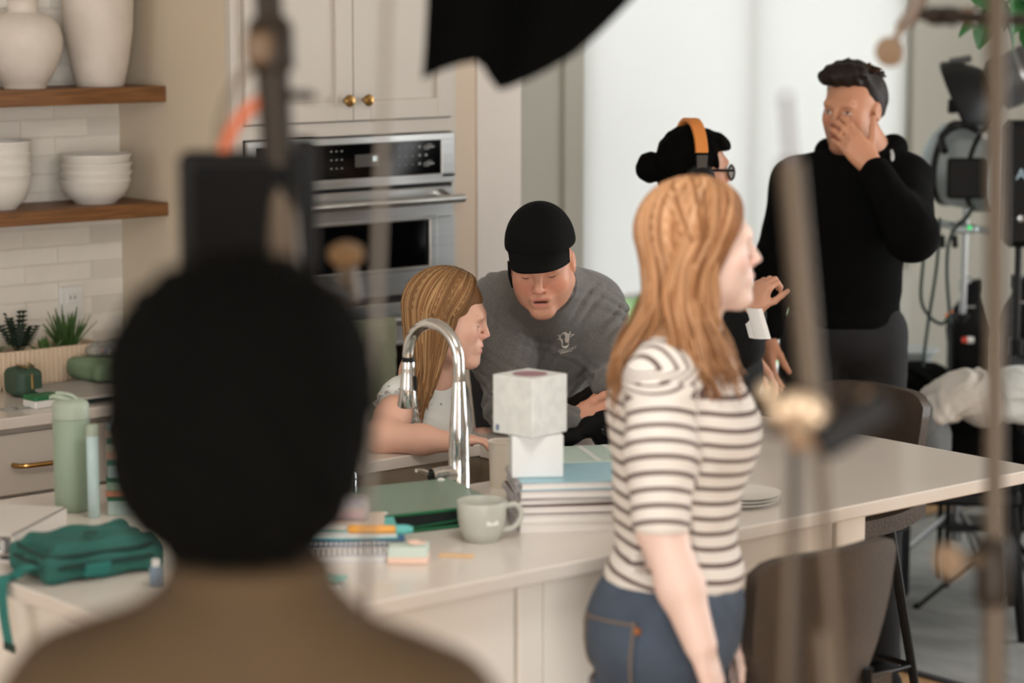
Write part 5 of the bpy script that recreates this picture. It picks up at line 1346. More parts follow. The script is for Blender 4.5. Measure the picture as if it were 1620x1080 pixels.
# ------------------------------------------------------------------ woman with headphones
D5 = 6.6
f5 = nrm(RV * .95 - BK * .28 - ZV * .03)
H5 = Head(P(1100, 268, D5), f5, ZV, .9)
ph = person_obj('dark-haired woman with orange-banded headphones and glasses behind the red-haired woman', (*P(1110, 480, D5)[:2], 0))
N5 = P(1088, 352, D5 + .02); S5 = P(1090, 400, D5 - .14); S5L = P(1120, 400, D5 + .16); E5 = P(1172, 545, D5 - .16); W5 = P(1193, 490, D5 - .3); E5L = P(1150, 520, D5 + .16); W5L = P(1185, 560, D5 + .05)
sk = head_prims(H5, .92, 0, True, .85) + [RC(H5.L(-.025, 0, -.07), N5, .046, .05, .03), RC(N5, P(1110, 560, D5), .08, .09, .05)]
sk += chain([S5, E5, W5], [.042, .036, .026]) + chain([S5L, E5L, W5L], [.042, .036, .026])
sk += hand(W5, ZV * .75 + RV * .25 + BK * .1, RV * .3 - ZV * .5 - BK * .4, BK, .85, (.9, 1.2, .7)) + hand(W5L, RV * .6 - ZV * .6, -RV, BK, .9, (.3, .4, .3))
body_mesh(ph, sk, .0045, (200, 150, 124), H5, cheek=.3)
face_details(H5, ph, (40, 30, 26), (30, 24, 22), .0026)
sx5 = nrm(S5L - S5); R5 = np.stack([sx5, np.cross(ZV, sx5), ZV])
mat('black_knit', (7, 7, 7), .9, bump=(200, .25))
cloth(ph, 'sweater', [EL(P(1112, 440, D5), (.17, .12, .16), R5, .06), EL(P(1128, 545, D5), (.16, .13, .15), R5, .06), RC(N5, S5, .055, .06, .05), RC(N5, S5L, .055, .06, .05)] + chain([S5, E5, W5 + (E5 - W5) * .15], [.06, .056, .04], .04) + chain([S5L, E5L, W5L + (E5L - W5L) * .15], [.06, .055, .04], .04), .008, 'black_knit', folds([(nrm(RV - ZV * .6), 50, .005, .9)]), .006)
q5 = P(1132, 590, D5); FL5 = np.array([q5[0], q5[1], 0])
cloth(ph, 'trousers', [EL(q5, (.165, .13, .12), R5, .05)] + chain([q5 - sx5 * .08, FL5 - sx5 * .09 + RV * .06 + ZV * .46, FL5 - sx5 * .09 + RV * .03 + ZV * .07], [.1, .075, .06]) + chain([q5 + sx5 * .08, FL5 + sx5 * .09 + RV * .06 + ZV * .46, FL5 + sx5 * .09 + RV * .03 + ZV * .07], [.1, .075, .06]), .01, 'black_knit')
shoes(ph, [(FL5 - sx5 * .09 + RV * .03, RV), (FL5 + sx5 * .09 + RV * .03, RV)], s=.9)
L = H5.L
shell = [EL(L(-.018, 0, .042), (.105 * .9, .085 * .9, .093 * .9), H5.R, .02), EL(L(-.045, 0, -.01), (.075 * .9, .078 * .9, .09 * .9), H5.R, .02), EL(L(.055, 0, .075), (.05 * .9, .068 * .9, .038 * .9), H5.R, .02), RC(L(.06, .072, .04), L(.045, .077, -.04), .013, .006, .01), RC(L(.085, .04, .06), L(.082, .06, .01), .012, .005, .01),
         EL(L(-.145, 0, .005), (.04, .038, .042), H5.R, .012), BX(L(.115, 0, -.04), (.06, .2, .09), H5.R, .01, k=.01, op='s'), BX(L(.02, 0, -.15), (.2, .2, .08), H5.R, .01, k=.01, op='s')]
cloth(ph, 'hair', shell, .005, 'hair_black', lambda p: .002 * np.sin(p[..., 0] * 160 + p[..., 2] * 60) * np.sin(p[..., 1] * 150), .003)
mat('orange_pad', (214, 132, 62), .6)
band = [L(-.02, .098 * math.sin(a), .03 + .115 * math.cos(a)) for a in np.linspace(-1.35, 1.35, 24)]
hp = B(MB().slab([[p - H5.f * .017, p + H5.f * .017] for p in band], [[nrm(p - L(-.02, 0, .03)) * .01] * 2 for p in band]), 'headphones', 'orange_pad', ph, smooth=True)
for sg in (-1, 1):
    B(MB().slab([[L(-.02 - .017 * w_, sg * .1, .05 - .02 * k), L(-.02 + .017 * w_, sg * .1, .05 - .02 * k)] for k, w_ in enumerate((1, .95, .85, .8))], tuple(H5.r * sg * .008)), 'slider', mat('grey_plastic', (66, 64, 60), .5), hp)
    B(MB().lathe([(0, 0), (.038, 0), (.042, .008), (.04, .022), (.03, .03), (0, .032)], L(-.018, sg * .076, -.02), 24, H5.r * sg), 'ear_cup', 'black_plastic', hp, smooth=True)
gl = B(MB().tube([L(-.02, .08, .004), L(.06, .074, .003), L(.1, .062, .002)], .0035, 6), 'eyeglasses', 'black_plastic', ph, smooth=True)
B(MB().tube([L(-.02, -.08, .004), L(.06, -.074, .003), L(.1, -.062, .002)], .0035, 6), 'temple_arm', 'black_plastic', gl, smooth=True)
for sg in (-1, 1):
    B(MB().tube([L(.104, sg * (.034 + .026 * math.cos(a)), -.006 + .021 * math.sin(a)) for a in np.linspace(0, 6.283, 20)], .0028, 6, False), 'rim', 'black_plastic', gl, smooth=True)
    B(MB().lathe([(0, 0), (.024, .0), (.024, .001), (0, .001)], L(.103, sg * .034, -.006), 18, H5.f), 'lens', 'clear_plastic', gl)
# paper sheets in her hand
pa = thing('paper_sheets', 'folded white paper sheets held by the woman with headphones', 'paper', W5)
for k in range(2):
    c0 = P(1193 - 7 * k, 487 + 3 * k, D5 - .33 + .03 * k); c1 = P(1207 - 9 * k, 535, D5 - .36 + .03 * k); dv = c1 - c0; wv = RV * .02 + BK * .01
    B(MB().slab([[c0 + dv * t - wv, c0 + dv * t - wv * .3 + BK * .012, c0 + dv * t + wv * .4 + BK * .012, c0 + dv * t + wv] for t in np.linspace(0, 1, 5)], tuple(BK * -.0015)), 'sheet', 'paper_white', pa, smooth=True)

# ------------------------------------------------------------------ foreground person seen from behind
D6 = 2.35
f6 = nrm(-BK + RV * .1 - ZV * .05)
H6 = Head(P(392, 668, D6), f6, ZV, 1.05)
pf = person_obj('out-of-focus person with short black curly hair seen from behind, olive jacket', (*P(392, 900, D6)[:2], 0))
N6 = P(395, 905, D6 - .02); S6L = P(150, 1140, D6); S6R = P(650, 1165, D6 + .02)
sk = head_prims(H6, 1.0, 0) + [RC(H6.L(-.025, 0, -.06), N6, .06, .06, .03), RC(N6 - ZV * .12, N6 - ZV * .5, .06, .1, .04)]
FL6 = np.array([N6[0], N6[1], 0]); sx6 = nrm(S6R - S6L); sx6 = nrm(sx6 - ZV * sx6[2])
E6L = S6L - ZV * .29 - sx6 * .05; W6L = E6L - ZV * .2 - BK * .14; E6R = S6R - ZV * .29 + sx6 * .05; W6R = E6R - ZV * .2 - BK * .14
sk += chain([S6L, E6L, W6L], [.05, .043, .03]) + chain([S6R, E6R, W6R], [.05, .043, .03]) + hand(W6L, -ZV * .7 - BK * .6, sx6, -BK, 1, (.3, .4, .3)) + hand(W6R, -ZV * .7 - BK * .6, -sx6, -BK, 1, (.3, .4, .3))
body_mesh(pf, sk, .006, (104, 58, 32), H6, cheek=.1)
face_details(H6, pf, (30, 22, 18))
mat('olive_jacket', (72, 55, 33), .85, noise=(12, .12), bump=(150, .2))
R6 = np.stack([sx6, np.cross(ZV, sx6), ZV])
ja = [EL(N6 - ZV * .24, (.2, .14, .2), R6, .08), EL(N6 - ZV * .48, (.18, .135, .2), R6, .08), RC(N6 - ZV * .055, S6L, .062, .085, .08), RC(N6 - ZV * .06, S6R, .055, .085, .06), RC(N6 - ZV * .03, N6 - ZV * .11, .07, .09, .05)]
ja += chain([S6L, E6L, W6L], [.085, .07, .05], .05) + chain([S6R, E6R, W6R], [.085, .07, .05], .05)
cloth(pf, 'jacket', ja, .01, 'olive_jacket', folds([(nrm(RV + ZV * .5), 35, .004, .9)]), .006)
B(MB().tube([N6 + ZV * .0 + .07 * (sx6 * math.cos(a) + np.cross(ZV, sx6) * math.sin(a)) for a in np.linspace(0, 6.283, 28)], .014, 8, False, flat=1.2), 'collar', 'olive_jacket', pf, smooth=True)
hp6 = N6 - ZV * .62
cloth(pf, 'trousers', [EL(hp6, (.17, .135, .12), R6, .05)] + chain([hp6 - sx6 * .09, FL6 - sx6 * .11 + ZV * .46, FL6 - sx6 * .12 + ZV * .07], [.1, .078, .062]) + chain([hp6 + sx6 * .09, FL6 + sx6 * .11 + ZV * .46, FL6 + sx6 * .12 + ZV * .07], [.1, .078, .062]), .012, 'charcoal')
shoes(pf, [(FL6 - sx6 * .12, -BK), (FL6 + sx6 * .12, -BK)])
shell = [EL(H6.L(-.03, 0, .04), (.128, .131, .128), H6.R, .03), EL(H6.L(-.055, 0, -.025), (.1, .122, .112), H6.R, .03), BX(H6.L(.12, 0, -.05), (.08, .2, .1), H6.R, .02, k=.02, op='s')]
g7 = np.random.default_rng(3); fr7 = g7.normal(size=(6, 3)) * 260; ph7 = g7.uniform(0, 6.28, 6)
cloth(pf, 'hair', shell, .006, 'hair_black', lambda p: sum(.0014 * np.sin(p @ fr7[i].astype(np.float32) + ph7[i]) for i in range(6)), .01)

# ================================================================== SEATING, RUG
mat('rug_grey', (160, 160, 155), .95, noise=(2.2, .5), rgb2=(118, 122, 122), bump=(160, .3), stretch=(3, 1, 1)); mat('rug_edge', (52, 52, 54), .95)
rg = thing('area_rug', 'grey-blue woven area rug with dark border under the dining chairs', 'rug', (6.7, 4.4, 0))
B(MB().bb(5.37, 8.1, 2.6, 5.9, 0.001, .009, .003), 'pile', 'rug_grey', rg)
m = MB(); m.bb(5.345, 5.372, 2.57, 5.93, .001, .008, .002); m.bb(8.098, 8.125, 2.57, 5.93, .001, .008, .002); m.bb(5.372, 8.098, 2.57, 2.602, .001, .008, .002); m.bb(5.372, 8.098, 5.898, 5.93, .001, .008, .002)
B(m, 'border', 'rug_edge', rg)
mat('brown_leather', (70, 60, 52), .45, noise=(10, .25), bump=(120, .15))
def stool(label, loc, rz):
    t = thing('counter_stool', label, 'stool', loc, 'counter stools at the island'); M_ = TR(loc, rz)     # faces local +Y
    def shell(u, v):   # u -1..1 across, v 0..1 up
        w = .192 * (1 - .2 * (1 - v) ** 2.5)
        return np.array([u * w, -.175 + .045 * u * u - .035 * v, .665 + .295 * v - .03 * u ** 8 * v + .02 * (1 - v) ** 2 * u ** 4])
    g = [[shell(u, v) for u in np.linspace(-1, 1, 17)] for v in np.linspace(0, 1, 9)]
    B(MB(M_).slab(g, (0, -.03, 0)), 'backrest', 'brown_leather', t, smooth=True, sharp=60)
    g = [[np.array([u * .18 * (1 - .12 * v ** 3), -.2 + .38 * v, .635 + .02 * u ** 4 + .03 * (1 - v) ** 6]) for u in np.linspace(-1, 1, 13)] for v in np.linspace(0, 1, 9)]
    B(MB(M_).slab(g, (0, 0, -.045)), 'seat', 'brown_leather', t, smooth=True, sharp=60)
    for sx_ in (-1, 1):
        for sy_ in (-1, 1):
            B(MB(M_).tube([(sx_ * .13, sy_ * .11 - .01, .6), (sx_ * .2, sy_ * .19 - .01, 0)], [.014, .011], 8), 'leg', 'black_metal', t, smooth=True)
    for a, b_ in (((-.172, .155), (.172, .155)), ((-.172, -.172), (.172, -.172)), ((-.172, -.172), (-.172, .155)), ((.172, -.172), (.172, .155))):
        B(MB(M_).tube([(a[0], a[1], .24), (b_[0], b_[1], .24)], .008, 8), 'footrest', 'black_metal', t, smooth=True)
    for sx_ in (-1, 1): B(MB(M_).tube([(sx_ * .12, -.19, .70), (sx_ * .12, -.19, .6), (sx_ * .11, 0, .585)], .011, 8), 'back_support', 'black_metal', t, smooth=True)
stool('brown leather counter stool in front of the island beside the red-haired woman', (3.325, 3.225, 0), 0)
stool('brown leather counter stool at the far end of the island by the tall man', (4.60, 4.22, 0), math.pi / 2)
mat('black_wood', (9, 9, 10), .55, spec=.25)
def dchair(label, loc, rz, back=.84):
    t = thing('dining_chair', label, 'chair', loc, 'black dining chairs on the rug'); M_ = TR(loc, rz)
    B(MB(M_).box((0, 0, .455), (.46, .44, .05), None, .012), 'seat', 'black_wood', t)
    for sx_ in (-1, 1):
        B(MB(M_).tube([(sx_ * .2, .18, .44), (sx_ * .225, .22, 0)], [.021, .016], 8), 'leg', 'black_wood', t)
        B(MB(M_).tube([(sx_ * .2, -.24, back), (sx_ * .2, -.19, .44), (sx_ * .225, -.24, 0)], [.016, .021, .016], 8), 'leg', 'black_wood', t)
    g = [[np.array([u * .21, -.225 + .03 * u * u - .02 * v, .6 + (back - .6) * v]) for u in np.linspace(-1, 1, 9)] for v in np.linspace(0, 1, 5)]
    B(MB(M_).slab(g, (0, -.018, 0)), 'backrest', 'black_wood', t, smooth=True)
dchair('black dining chair carrying the heap of white clothes', (5.86, 4.86, 0), .75)
dchair('black dining chair at the right edge under the white towel', (6.32, 4.62, 0), .9)
mat('cloth_cream', (206, 200, 192), .9, bump=(60, .3)); mat('cloth_white', (216, 220, 218), .9, bump=(60, .3)); mat('cloth_grey', (110, 114, 116), .9, bump=(60, .3))
def heap(name, label, pts, rad, m_, h=.009, k=.05, fq=55, am=.024, part='cloth'):
    t = thing(name, label, 'clothes', pts[0] * np.array([1, 1, 0]) + ZV * (min(p[2] for p in pts) - .05))
    V, Q = polygonize([EL(p, r, np.stack([RV, -BK, ZV]), k) for p, r in zip(pts, rad)], h, folds([(nrm(RV + ZV * .6), fq, am, .9), (nrm(ZV - RV * .3 + BK * .3), fq * 1.3, am * .8, .9)]), am * 1.2)
    link(part, np_mesh(part, V, Q), m_, t); return t
D7 = 7.25
heap('cream_shirt', 'cream shirt heaped over the black dining chair', [P(1500, 632, D7), P(1535, 615, D7), P(1555, 640, D7), P(1478, 655, D7 - .02)], [(.07, .12, .05), (.09, .13, .06), (.07, .12, .07), (.04, .1, .03)], 'cloth_cream')
heap('white_towel', 'white towel over the chair at the right edge', [P(1595, 618, D7), P(1625, 610, D7), P(1640, 640, D7), P(1590, 645, D7)], [(.05, .12, .05), (.08, .13, .055), (.1, .12, .06), (.05, .1, .03)], 'cloth_white')
heap('grey_jacket', 'grey jacket hanging below the cream shirt', [P(1464, 680, D7 - .05), P(1475, 700, D7 - .05), P(1492, 690, D7 - .03)], [(.025, .05, .08), (.03, .05, .1), (.02, .05, .07)], 'cloth_grey')
heap('black_coat', 'black coat piled on the case behind the far stool', [P(1400, 610, 7.85), P(1450, 600, 7.85), P(1420, 640, 7.8), P(1470, 630, 7.85), P(1395, 672, 7.8)], [(.09, .12, .07), (.11, .14, .06), (.1, .12, .07), (.08, .12, .07), (.08, .1, .12)], 'hoodie_black')
heap('black_duffel', 'black duffel bag under the white clothes', [P(1520, 690, 7.5), P(1560, 720, 7.5), P(1600, 700, 7.5)], [(.12, .15, .1), (.14, .15, .12), (.12, .15, .1)], 'hoodie_black', am=.012)
# storage tub, low crate with blue handle
c = P(1440, 563, 7.95)
tb_ = thing('grey_tub', 'pale grey plastic tub on the black coat by the window', 'tub', c - ZV * .03)
B(MB().lathe([(0, -.03), (.06, -.03), (.085, .02), (.088, .024), (.082, .022), (.056, -.024), (0, -.025)], c, 28), 'basin', mat('tub_grey', (176, 184, 184), .4), tb_, smooth=True)
B(MB().lathe([(.086, .02), (.093, .021), (.093, .026), (.086, .027)], c, 28), 'rim', 'tub_grey', tb_, smooth=True)
mat('blue_strap', (30, 84, 140), .6); mat('amber_bit', (226, 150, 60), .6)
c = onz(1440, 905, 0); 
fc = thing('flight_case', 'tall black flight case under the piled black coat', 'case', (5.9, 5.28, 0))
B(MB().bb(5.66, 6.02, 5.12, 5.5, .01, .62, .012), 'body', 'black_plastic', fc); B(MB().bb(5.655, 6.025, 5.115, 5.505, .62, .685, .012), 'lid', 'black_plastic', fc)
for x_ in (5.75, 5.93): B(MB().bb(x_ - .02, x_ + .02, 5.105, 5.116, .59, .65, .002), 'latch', 'steel', fc)
ct = thing('equipment_cart', 'black cart carrying the battery packs behind the white clothes', 'cart', (6.1, 4.98, 0))
for z0, nm in ((P(1532, 600, 8.1)[2] - .035, 'top_shelf'), (.2, 'lower_shelf')): B(MB(TR((*P(1575, 600, 8.1)[:2], z0), AZ - math.pi / 2)).box((0, 0, .012), (.34, .17, .024), None, .004), nm, 'black_metal', ct)
for sx_ in (-.16, .16):
    for sy_ in (-.07, .07): B(MB(TR((*P(1575, 600, 8.1)[:2], 0), AZ - math.pi / 2)).tube([(sx_, sy_, .01), (sx_, sy_, P(1532, 600, 8.1)[2] - .03)], .01, 8), 'leg', 'black_metal', ct, smooth=True)
cs = thing('equipment_case', 'black equipment case with blue strap under the table end', 'case', (5.42, 5.4, 0))
B(MB().bb(5.15, 5.64, 5.2, 5.6, .01, .36, .02), 'shell', 'black_plastic', cs); B(MB().bb(5.14, 5.65, 5.19, 5.61, .26, .285, .004), 'lid_rim', 'blue_strap', cs)
B(MB().tube([(5.3, 5.2, .3), (5.32, 5.17, .34), (5.48, 5.17, .34), (5.5, 5.2, .3)], .01, 8), 'handle', 'black_metal', cs, smooth=True)
B(MB().bb(5.17, 5.3, 5.185, 5.2, .3, .35, .002), 'amber_sticker', 'amber_bit', cs)

# ================================================================== FILM EQUIPMENT BEHIND (right)
mat('alu', (150, 152, 152), .35, metal=.9); mat('gear_grey', (92, 92, 92), .5, metal=.3); mat('gear_silver', (150, 160, 162), .4, metal=.5); mat('cable_green', (26, 46, 40), .6)
DG = 8.0
def stand(name, label, base, top, r=.014, m_='alu', legs=.3, secs=3):
    base = np.asarray(base, float); top = np.asarray(top, float)
    t = thing(name, label, 'light stand', base)
    for k in range(secs):
        a = base + (top - base) * (.12 + .88 * k / secs); b_ = base + (top - base) * (.12 + .88 * (k + 1) / secs)
        B(MB().cyl(a, b_, r * (1 - .17 * k), n=14), 'tube_section', m_, t, smooth=True)
        if k: B(MB().cyl(a - ZV * .025, a + ZV * .025, r * 1.5, n=14), 'collar', 'black_plastic', t, smooth=True)
    hub = base + (top - base) * .2; ft = base + (top - base) * .12
    for k in range(3):
        an = 2.1 * k + .4; d = np.array([math.cos(an), math.sin(an), 0])
        lg = B(MB().tube([hub + d * r, base + d * legs + ZV * .012], [.009, .008], 8), 'leg', m_, t, smooth=True)
        B(MB().sphere(base + d * legs + ZV * .013, .013, 10), 'rubber_foot', 'black_rubber', lg, smooth=True)
    return t
# lamp 1: black bowl reflector with grey cylinder body
c = P(1528, 158, DG); ax1 = nrm(RV * .86 + ZV * .42 + BK * .22)
l1 = thing('film_lamp', 'black bowl-fronted film lamp with grey ribbed body at the top right', 'lamp', c)
B(MB().lathe([(.145, -.03), (.148, -.02), (.13, .02), (.09, .07), (.06, .1), (.055, .1), (.08, .07), (.12, .02), (.14, -.02), (.145, -.03)], c, 36, ax1), 'reflector_bowl', 'black_metal', l1, smooth=True)
B(MB().lathe([(.0, .06), (.05, .062), (.05, .064), (0, .064)], c, 24, ax1), 'lens', 'black_glass', l1)
B(MB().lathe([(.06, .09), (.085, .11), (.09, .14), (.09, .48), (.07, .5), (0, .5)], c, 32, ax1), 'housing', 'gear_grey', l1, smooth=True)
for k in range(5): B(MB().lathe([(.093, .2 + .055 * k), (.093, .215 + .055 * k)], c, 32, ax1), 'cooling_ring', 'alu', l1, smooth=True)
q = P(1512, 98, DG - .02); B(MB().tube([q - RV * .02, q + RV * .05 + ZV * .012], .012, 8), 'knob_bar', 'gear_grey', l1, smooth=True)
B(MB().box(tuple(P(1507, 168, DG - .08)), (.02, .03, .045), Euler((0, .4, .6)).to_matrix(), .003), 'latch', 'black_plastic', l1)
# lamp 2: silver drum
c = P(1528, 262, DG - .05); ax2 = nrm(RV * .8 + BK * .55 - ZV * .12)
l2 = thing('film_lamp', 'silver drum-shaped film lamp below the black bowl lamp', 'lamp', c)
B(MB().lathe([(0, -.115), (.1, -.115), (.128, -.09), (.138, -.05), (.138, .1), (.13, .14), (.0, .15)], c, 36, ax2), 'drum', 'gear_silver', l2, smooth=True)
B(MB().lathe([(.142, -.06), (.142, -.04)], c, 36, ax2), 'band', 'black_metal', l2, smooth=True); B(MB().lathe([(.142, .06), (.142, .075)], c, 36, ax2), 'band', 'black_metal', l2, smooth=True)
B(MB().box(tuple(P(1530, 282, DG - .24)), (.13, .03, .13), Matrix(np.stack([RV, -BK, ZV]).T), .008), 'control_box', 'black_plastic', l2)
B(MB().tube(spline([P(1495, 240, DG - .2), P(1490, 215, DG - .16), P(1520, 198, DG - .15), P(1550, 208, DG - .2)], 6), .012, 8), 'yoke', 'black_metal', l2, smooth=True)
B(MB().lathe([(.012, 0), (.012, .03), (0, .03)], P(1558, 214, DG - .24), 12, BK), 'knob', 'alu', l2, smooth=True)
# lamp 3: black body with letter
c = P(1612, 290, DG - .3)
l3 = thing('film_lamp', 'black lamp housing marked with a pale letter at the right edge', 'lamp', c)
R7 = Matrix(np.stack([RV, -BK, ZV]).T)
B(MB().box(tuple(c), (.11, .12, .4), R7, .02), 'housing', 'black_plastic', l3)
B(MB().box(tuple(c + ZV * .0 + RV * .1), (.1, .16, .3), R7, .02), 'ballast', 'black_plastic', l3)
B(MB().lathe([(.005, 0), (.0125, .0), (.0125, .006), (.005, .006)], P(1610, 214, DG - .37), 16, BK), 'ring_screw', 'alu', l3, smooth=True)
cu = bpy.data.curves.new('txt', 'FONT'); cu.body = 'A'; cu.size = .05; cu.extrude = .001
to = bpy.data.objects.new('txt', cu); COL.objects.link(to); dg = bpy.context.evaluated_depsgraph_get(); tm = bpy.data.meshes.new_from_object(to.evaluated_get(dg)); bpy.data.objects.remove(to)
Mt = frame_M(P(1607, 284, DG - .375), RV, ZV, BK); tm.transform(Mt); tm.materials.clear()
link('letter', tm, mat('letter_blue', (170, 200, 215), .4), l3)
B(MB().lathe([(0, 0), (.013, 0), (.011, .02), (0, .022)], P(1614, 345, DG - .37), 14, BK), 'knob', 'alu', l3, smooth=True)
fl_ = P(1528, 300, DG); stand('lamp_stand', 'silver lamp stand under the drum-shaped lamp', (fl_[0], fl_[1], 0), P(1528, 330, DG), .017)
fl_ = P(1612, 380, DG - .3); stand('lamp_stand', 'lamp stand under the lettered lamp at the right edge', (fl_[0], fl_[1], 0), P(1612, 372, DG - .3), .017, 'black_metal')
# bar with green indicator and clamps
b0 = P(1452, 348, 7.9); b1 = P(1570, 366, 7.9)
br = thing('grip_bar', 'grey horizontal grip bar with green indicator below the drum lamp', 'grip bar', b0)
B(MB().tube([b0, b1], .011, 12), 'bar', 'gear_silver', br, smooth=True)
B(MB().box(tuple(P(1525, 362, 7.86)), (.09, .03, .028), R7, .006), 'power_unit', 'gear_silver', br)
B(MB().sphere(tuple(P(1534, 360, 7.83)), .007, 10), 'indicator', mat('led_green', (60, 190, 110), .4, emit=((60, 220, 120), 1.0)), br, smooth=True)
for u_ in (1490, 1510): B(MB().tube([P(u_, 372, 7.86), P(u_ + 1, 392, 7.86)], .01, 8), 'clamp', 'black_metal', br)
for k, (pts, r_) in enumerate((([(1455, 352), (1461, 400), (1457, 470), (1470, 500), (1490, 512), (1502, 500)], .0055), ([(1487, 345), (1482, 420), (1470, 500), (1462, 560), (1461, 580)], .0055), ([(1518, 352), (1502, 380), (1498, 430), (1502, 490), (1504, 510)], .006), ([(1540, 325), (1528, 345), (1514, 356)], .008))):
    B(MB().tube(spline([P(u_, v_, 7.75) for u_, v_ in pts], 8), r_, 8), 'power_cable', 'cable_green', smooth=True, label=['dark cable looping left below the grip bar', 'straight dark cable hanging down to the tub', 'dark cable hanging beside the silver stand', 'short thick cable under the drum lamp'][k], cat='cable', group='cables below the film lamps')
# two black hanging packs
def pack(label, u, v, d, hgt=150):
    s_ = 3825 / d
    t = thing('battery_pack', label, 'battery pack', P(u, v + hgt, d))
    Rr = np.stack([RV, -BK, ZV])
    V, Q = polygonize([BX(P(u, v + hgt * .72, d), (.066, .06, .09), Rr, .025, .03), EL(P(u + 2, v + hgt * .42, d), (.055, .06, .07), Rr, .05), BX(P(u + 4, v + hgt * .15, d), (.03, .035, .05), Rr, .012, .04), EL(P(u - 14, v + hgt * .45, d), (.03, .05, .06), Rr, .03)], .009, folds([(nrm(ZV + RV * .3), 50, .005, .8)]), .006)
    link('pouch', np_mesh('pouch', V, Q), 'black_rubber', t)
    for k in range(3): B(MB().box(tuple(P(u - 8 + 12 * k, v + 8, d)), (.022, .03, .05), R7, .004), 'plug', 'black_plastic', t)
    B(MB().box(tuple(P(u, v - 2, d - .03)), (.018, .02, .022), R7, .004), 'connector', 'alu', t)
    B(MB().box(tuple(P(u + 4, v + 40, d - .08)), (.03, .006, .006), R7, .001), 'clip', 'alu', t)
    return t
t = pack('black battery pack with red and white plug on the near lamp stand', 1532, 445, 8.1)
q = P(1522, 538, 7.98); B(MB().tube([q, q + RV * .016], [.009, .011], 10), 'red_plug', mat('red_plug', (220, 66, 40), .5), t, smooth=True); B(MB().tube([q + RV * .016, q + RV * .038], [.012, .011], 10), 'white_plug', 'white_plastic', t, smooth=True)
pack('black battery pack at the right edge beside the wall', 1612, 438, 8.1)
q = P(1501, 496, 7.75); B(MB().box(tuple(q), (.03, .006, .008), Euler((0, -.6, -.7)).to_matrix(), .001), 'cable_tag', mat('orange_tag', (230, 130, 60), .5), label='small orange tag on the hanging cable', cat='tag')
# ================================================================== hanging plant top right
mat('leaf_green', (52, 112, 60), .45, noise=(10, .3))
hpn = thing('hanging_plant', 'green broad-leaved plant at the top right corner', 'plant', P(1600, 10, 7.2))
lmh = leaf_mesh('leaf', .13, .042)
for i in range(20):
    u_ = rng.uniform(1535, 1640); v_ = rng.uniform(-60, 48) if u_ > 1590 else rng.uniform(-60, 20)
    o = link('leaf', lmh, 'leaf_green', hpn); o.matrix_basis = Matrix.Translation(Vector(P(u_, v_, 7.2 + rng.uniform(-.1, .1)))) @ Euler((rng.uniform(-.6, .6), rng.uniform(.2, 1.3), rng.uniform(0, 6.28))).to_matrix().to_4x4()
B(MB().tube(spline([P(1640, -150, 7.2), P(1610, -60, 7.2), P(1580, -10, 7.2)], 6), .006, 6), 'stem', 'plant_dark', hpn)

# ================================================================== FOREGROUND GRIP GEAR
mat('stand_steel', (88, 76, 62), .5, metal=.4); mat('stand_dark', (44, 36, 28), .5, metal=.4); mat('knob_tan', (140, 118, 96), .5); mat('knob_pale', (222, 200, 172), .35, metal=.4); mat('cable_orange', (206, 108, 70), .5); mat('flag_black', (5, 5, 5), .95, spec=.08)
# black cloth of a softbox hanging in from above
sbx = thing('softbox', 'black cloth skirt of a softbox hanging in at the top, out of focus', 'softbox', P(800, -150, 3.3))
con = [(668, 126), (684, 118), (702, 110), (730, 101), (752, 97), (764, 106), (776, 126), (789, 142), (806, 138), (838, 125), (872, 108), (910, 86), (946, 54), (980, 20), (1012, -14)]
g = []
for r in range(9):
    t_ = r / 8; row = []
    for i, (u_, v_) in enumerate(con):
        ut = 690 + 330 * i / (len(con) - 1); vt = -330
        row.append(P(u_ + (ut - u_) * t_ ** .8, v_ + (vt - v_) * t_, 3.3 + .025 * math.sin(i * 1.1) + .35 * t_ * t_ * .5))
    g.append(row)
B(MB().slab(g, (-.643 * .01, -.766 * .01, 0)), 'black_skirt', 'flag_black', sbx, smooth=True)
tpc = Vector(P(860, -335, 3.42))
lam = Vector(LAMP); dl = (Vector(LAMP_AIM) - lam).normalized(); e0 = dl.orthogonal().normalized(); e1 = dl.cross(e0)
g = []
for k in range(7):
    a = k / 6; r_ = .38 * (1 - .8 * a ** 1.6)
    g.append([np.array(lam - dl * (.012 + .2 * a)) + r_ * (np.array(e0) * math.cos(b_) + np.array(e1) * math.sin(b_)) for b_ in np.linspace(0, 6.283, 33)])
B(MB().slab(g, tuple(np.array(-dl) * .01)), 'reflector_shell', 'flag_black', sbx, smooth=True)
# left stand with black box
DL = 2.95
ls = thing('light_stand', 'dark out-of-focus light stand at upper left with clamp and cables', 'light stand', (1.62, 2.45, 0))
LP = lambda v_: P(424 + .062 * v_, v_, DL)
B(MB().tube([LP(-400), LP(60)], .0175, 14), 'upper_tube', 'stand_dark', ls, smooth=True)
B(MB().tube([LP(30), LP(45), LP(105), LP(118)], [.024, .0285, .0285, .02], 14), 'clamp_body', 'stand_dark', ls, smooth=True)
B(MB().box(tuple(LP(75) - RV * .012 + BK * .024), (.034, .02, .04), Euler((0, 0, -.7)).to_matrix(), .006), 'clamp_plate', mat('clamp_bronze', (96, 72, 44), .5), ls)
B(MB().tube([LP(110), LP(260)], .021, 14), 'middle_tube', 'stand_dark', ls, smooth=True)
B(MB().tube([LP(255), LP(460)], .0205, 14), 'lower_tube', 'stand_steel', ls, smooth=True)
fp = LP(460); B(MB().tube([fp, fp + np.array([.02, .02, -fp[2] + .25])], .0205, 14), 'base_tube', 'stand_steel', ls, smooth=True)
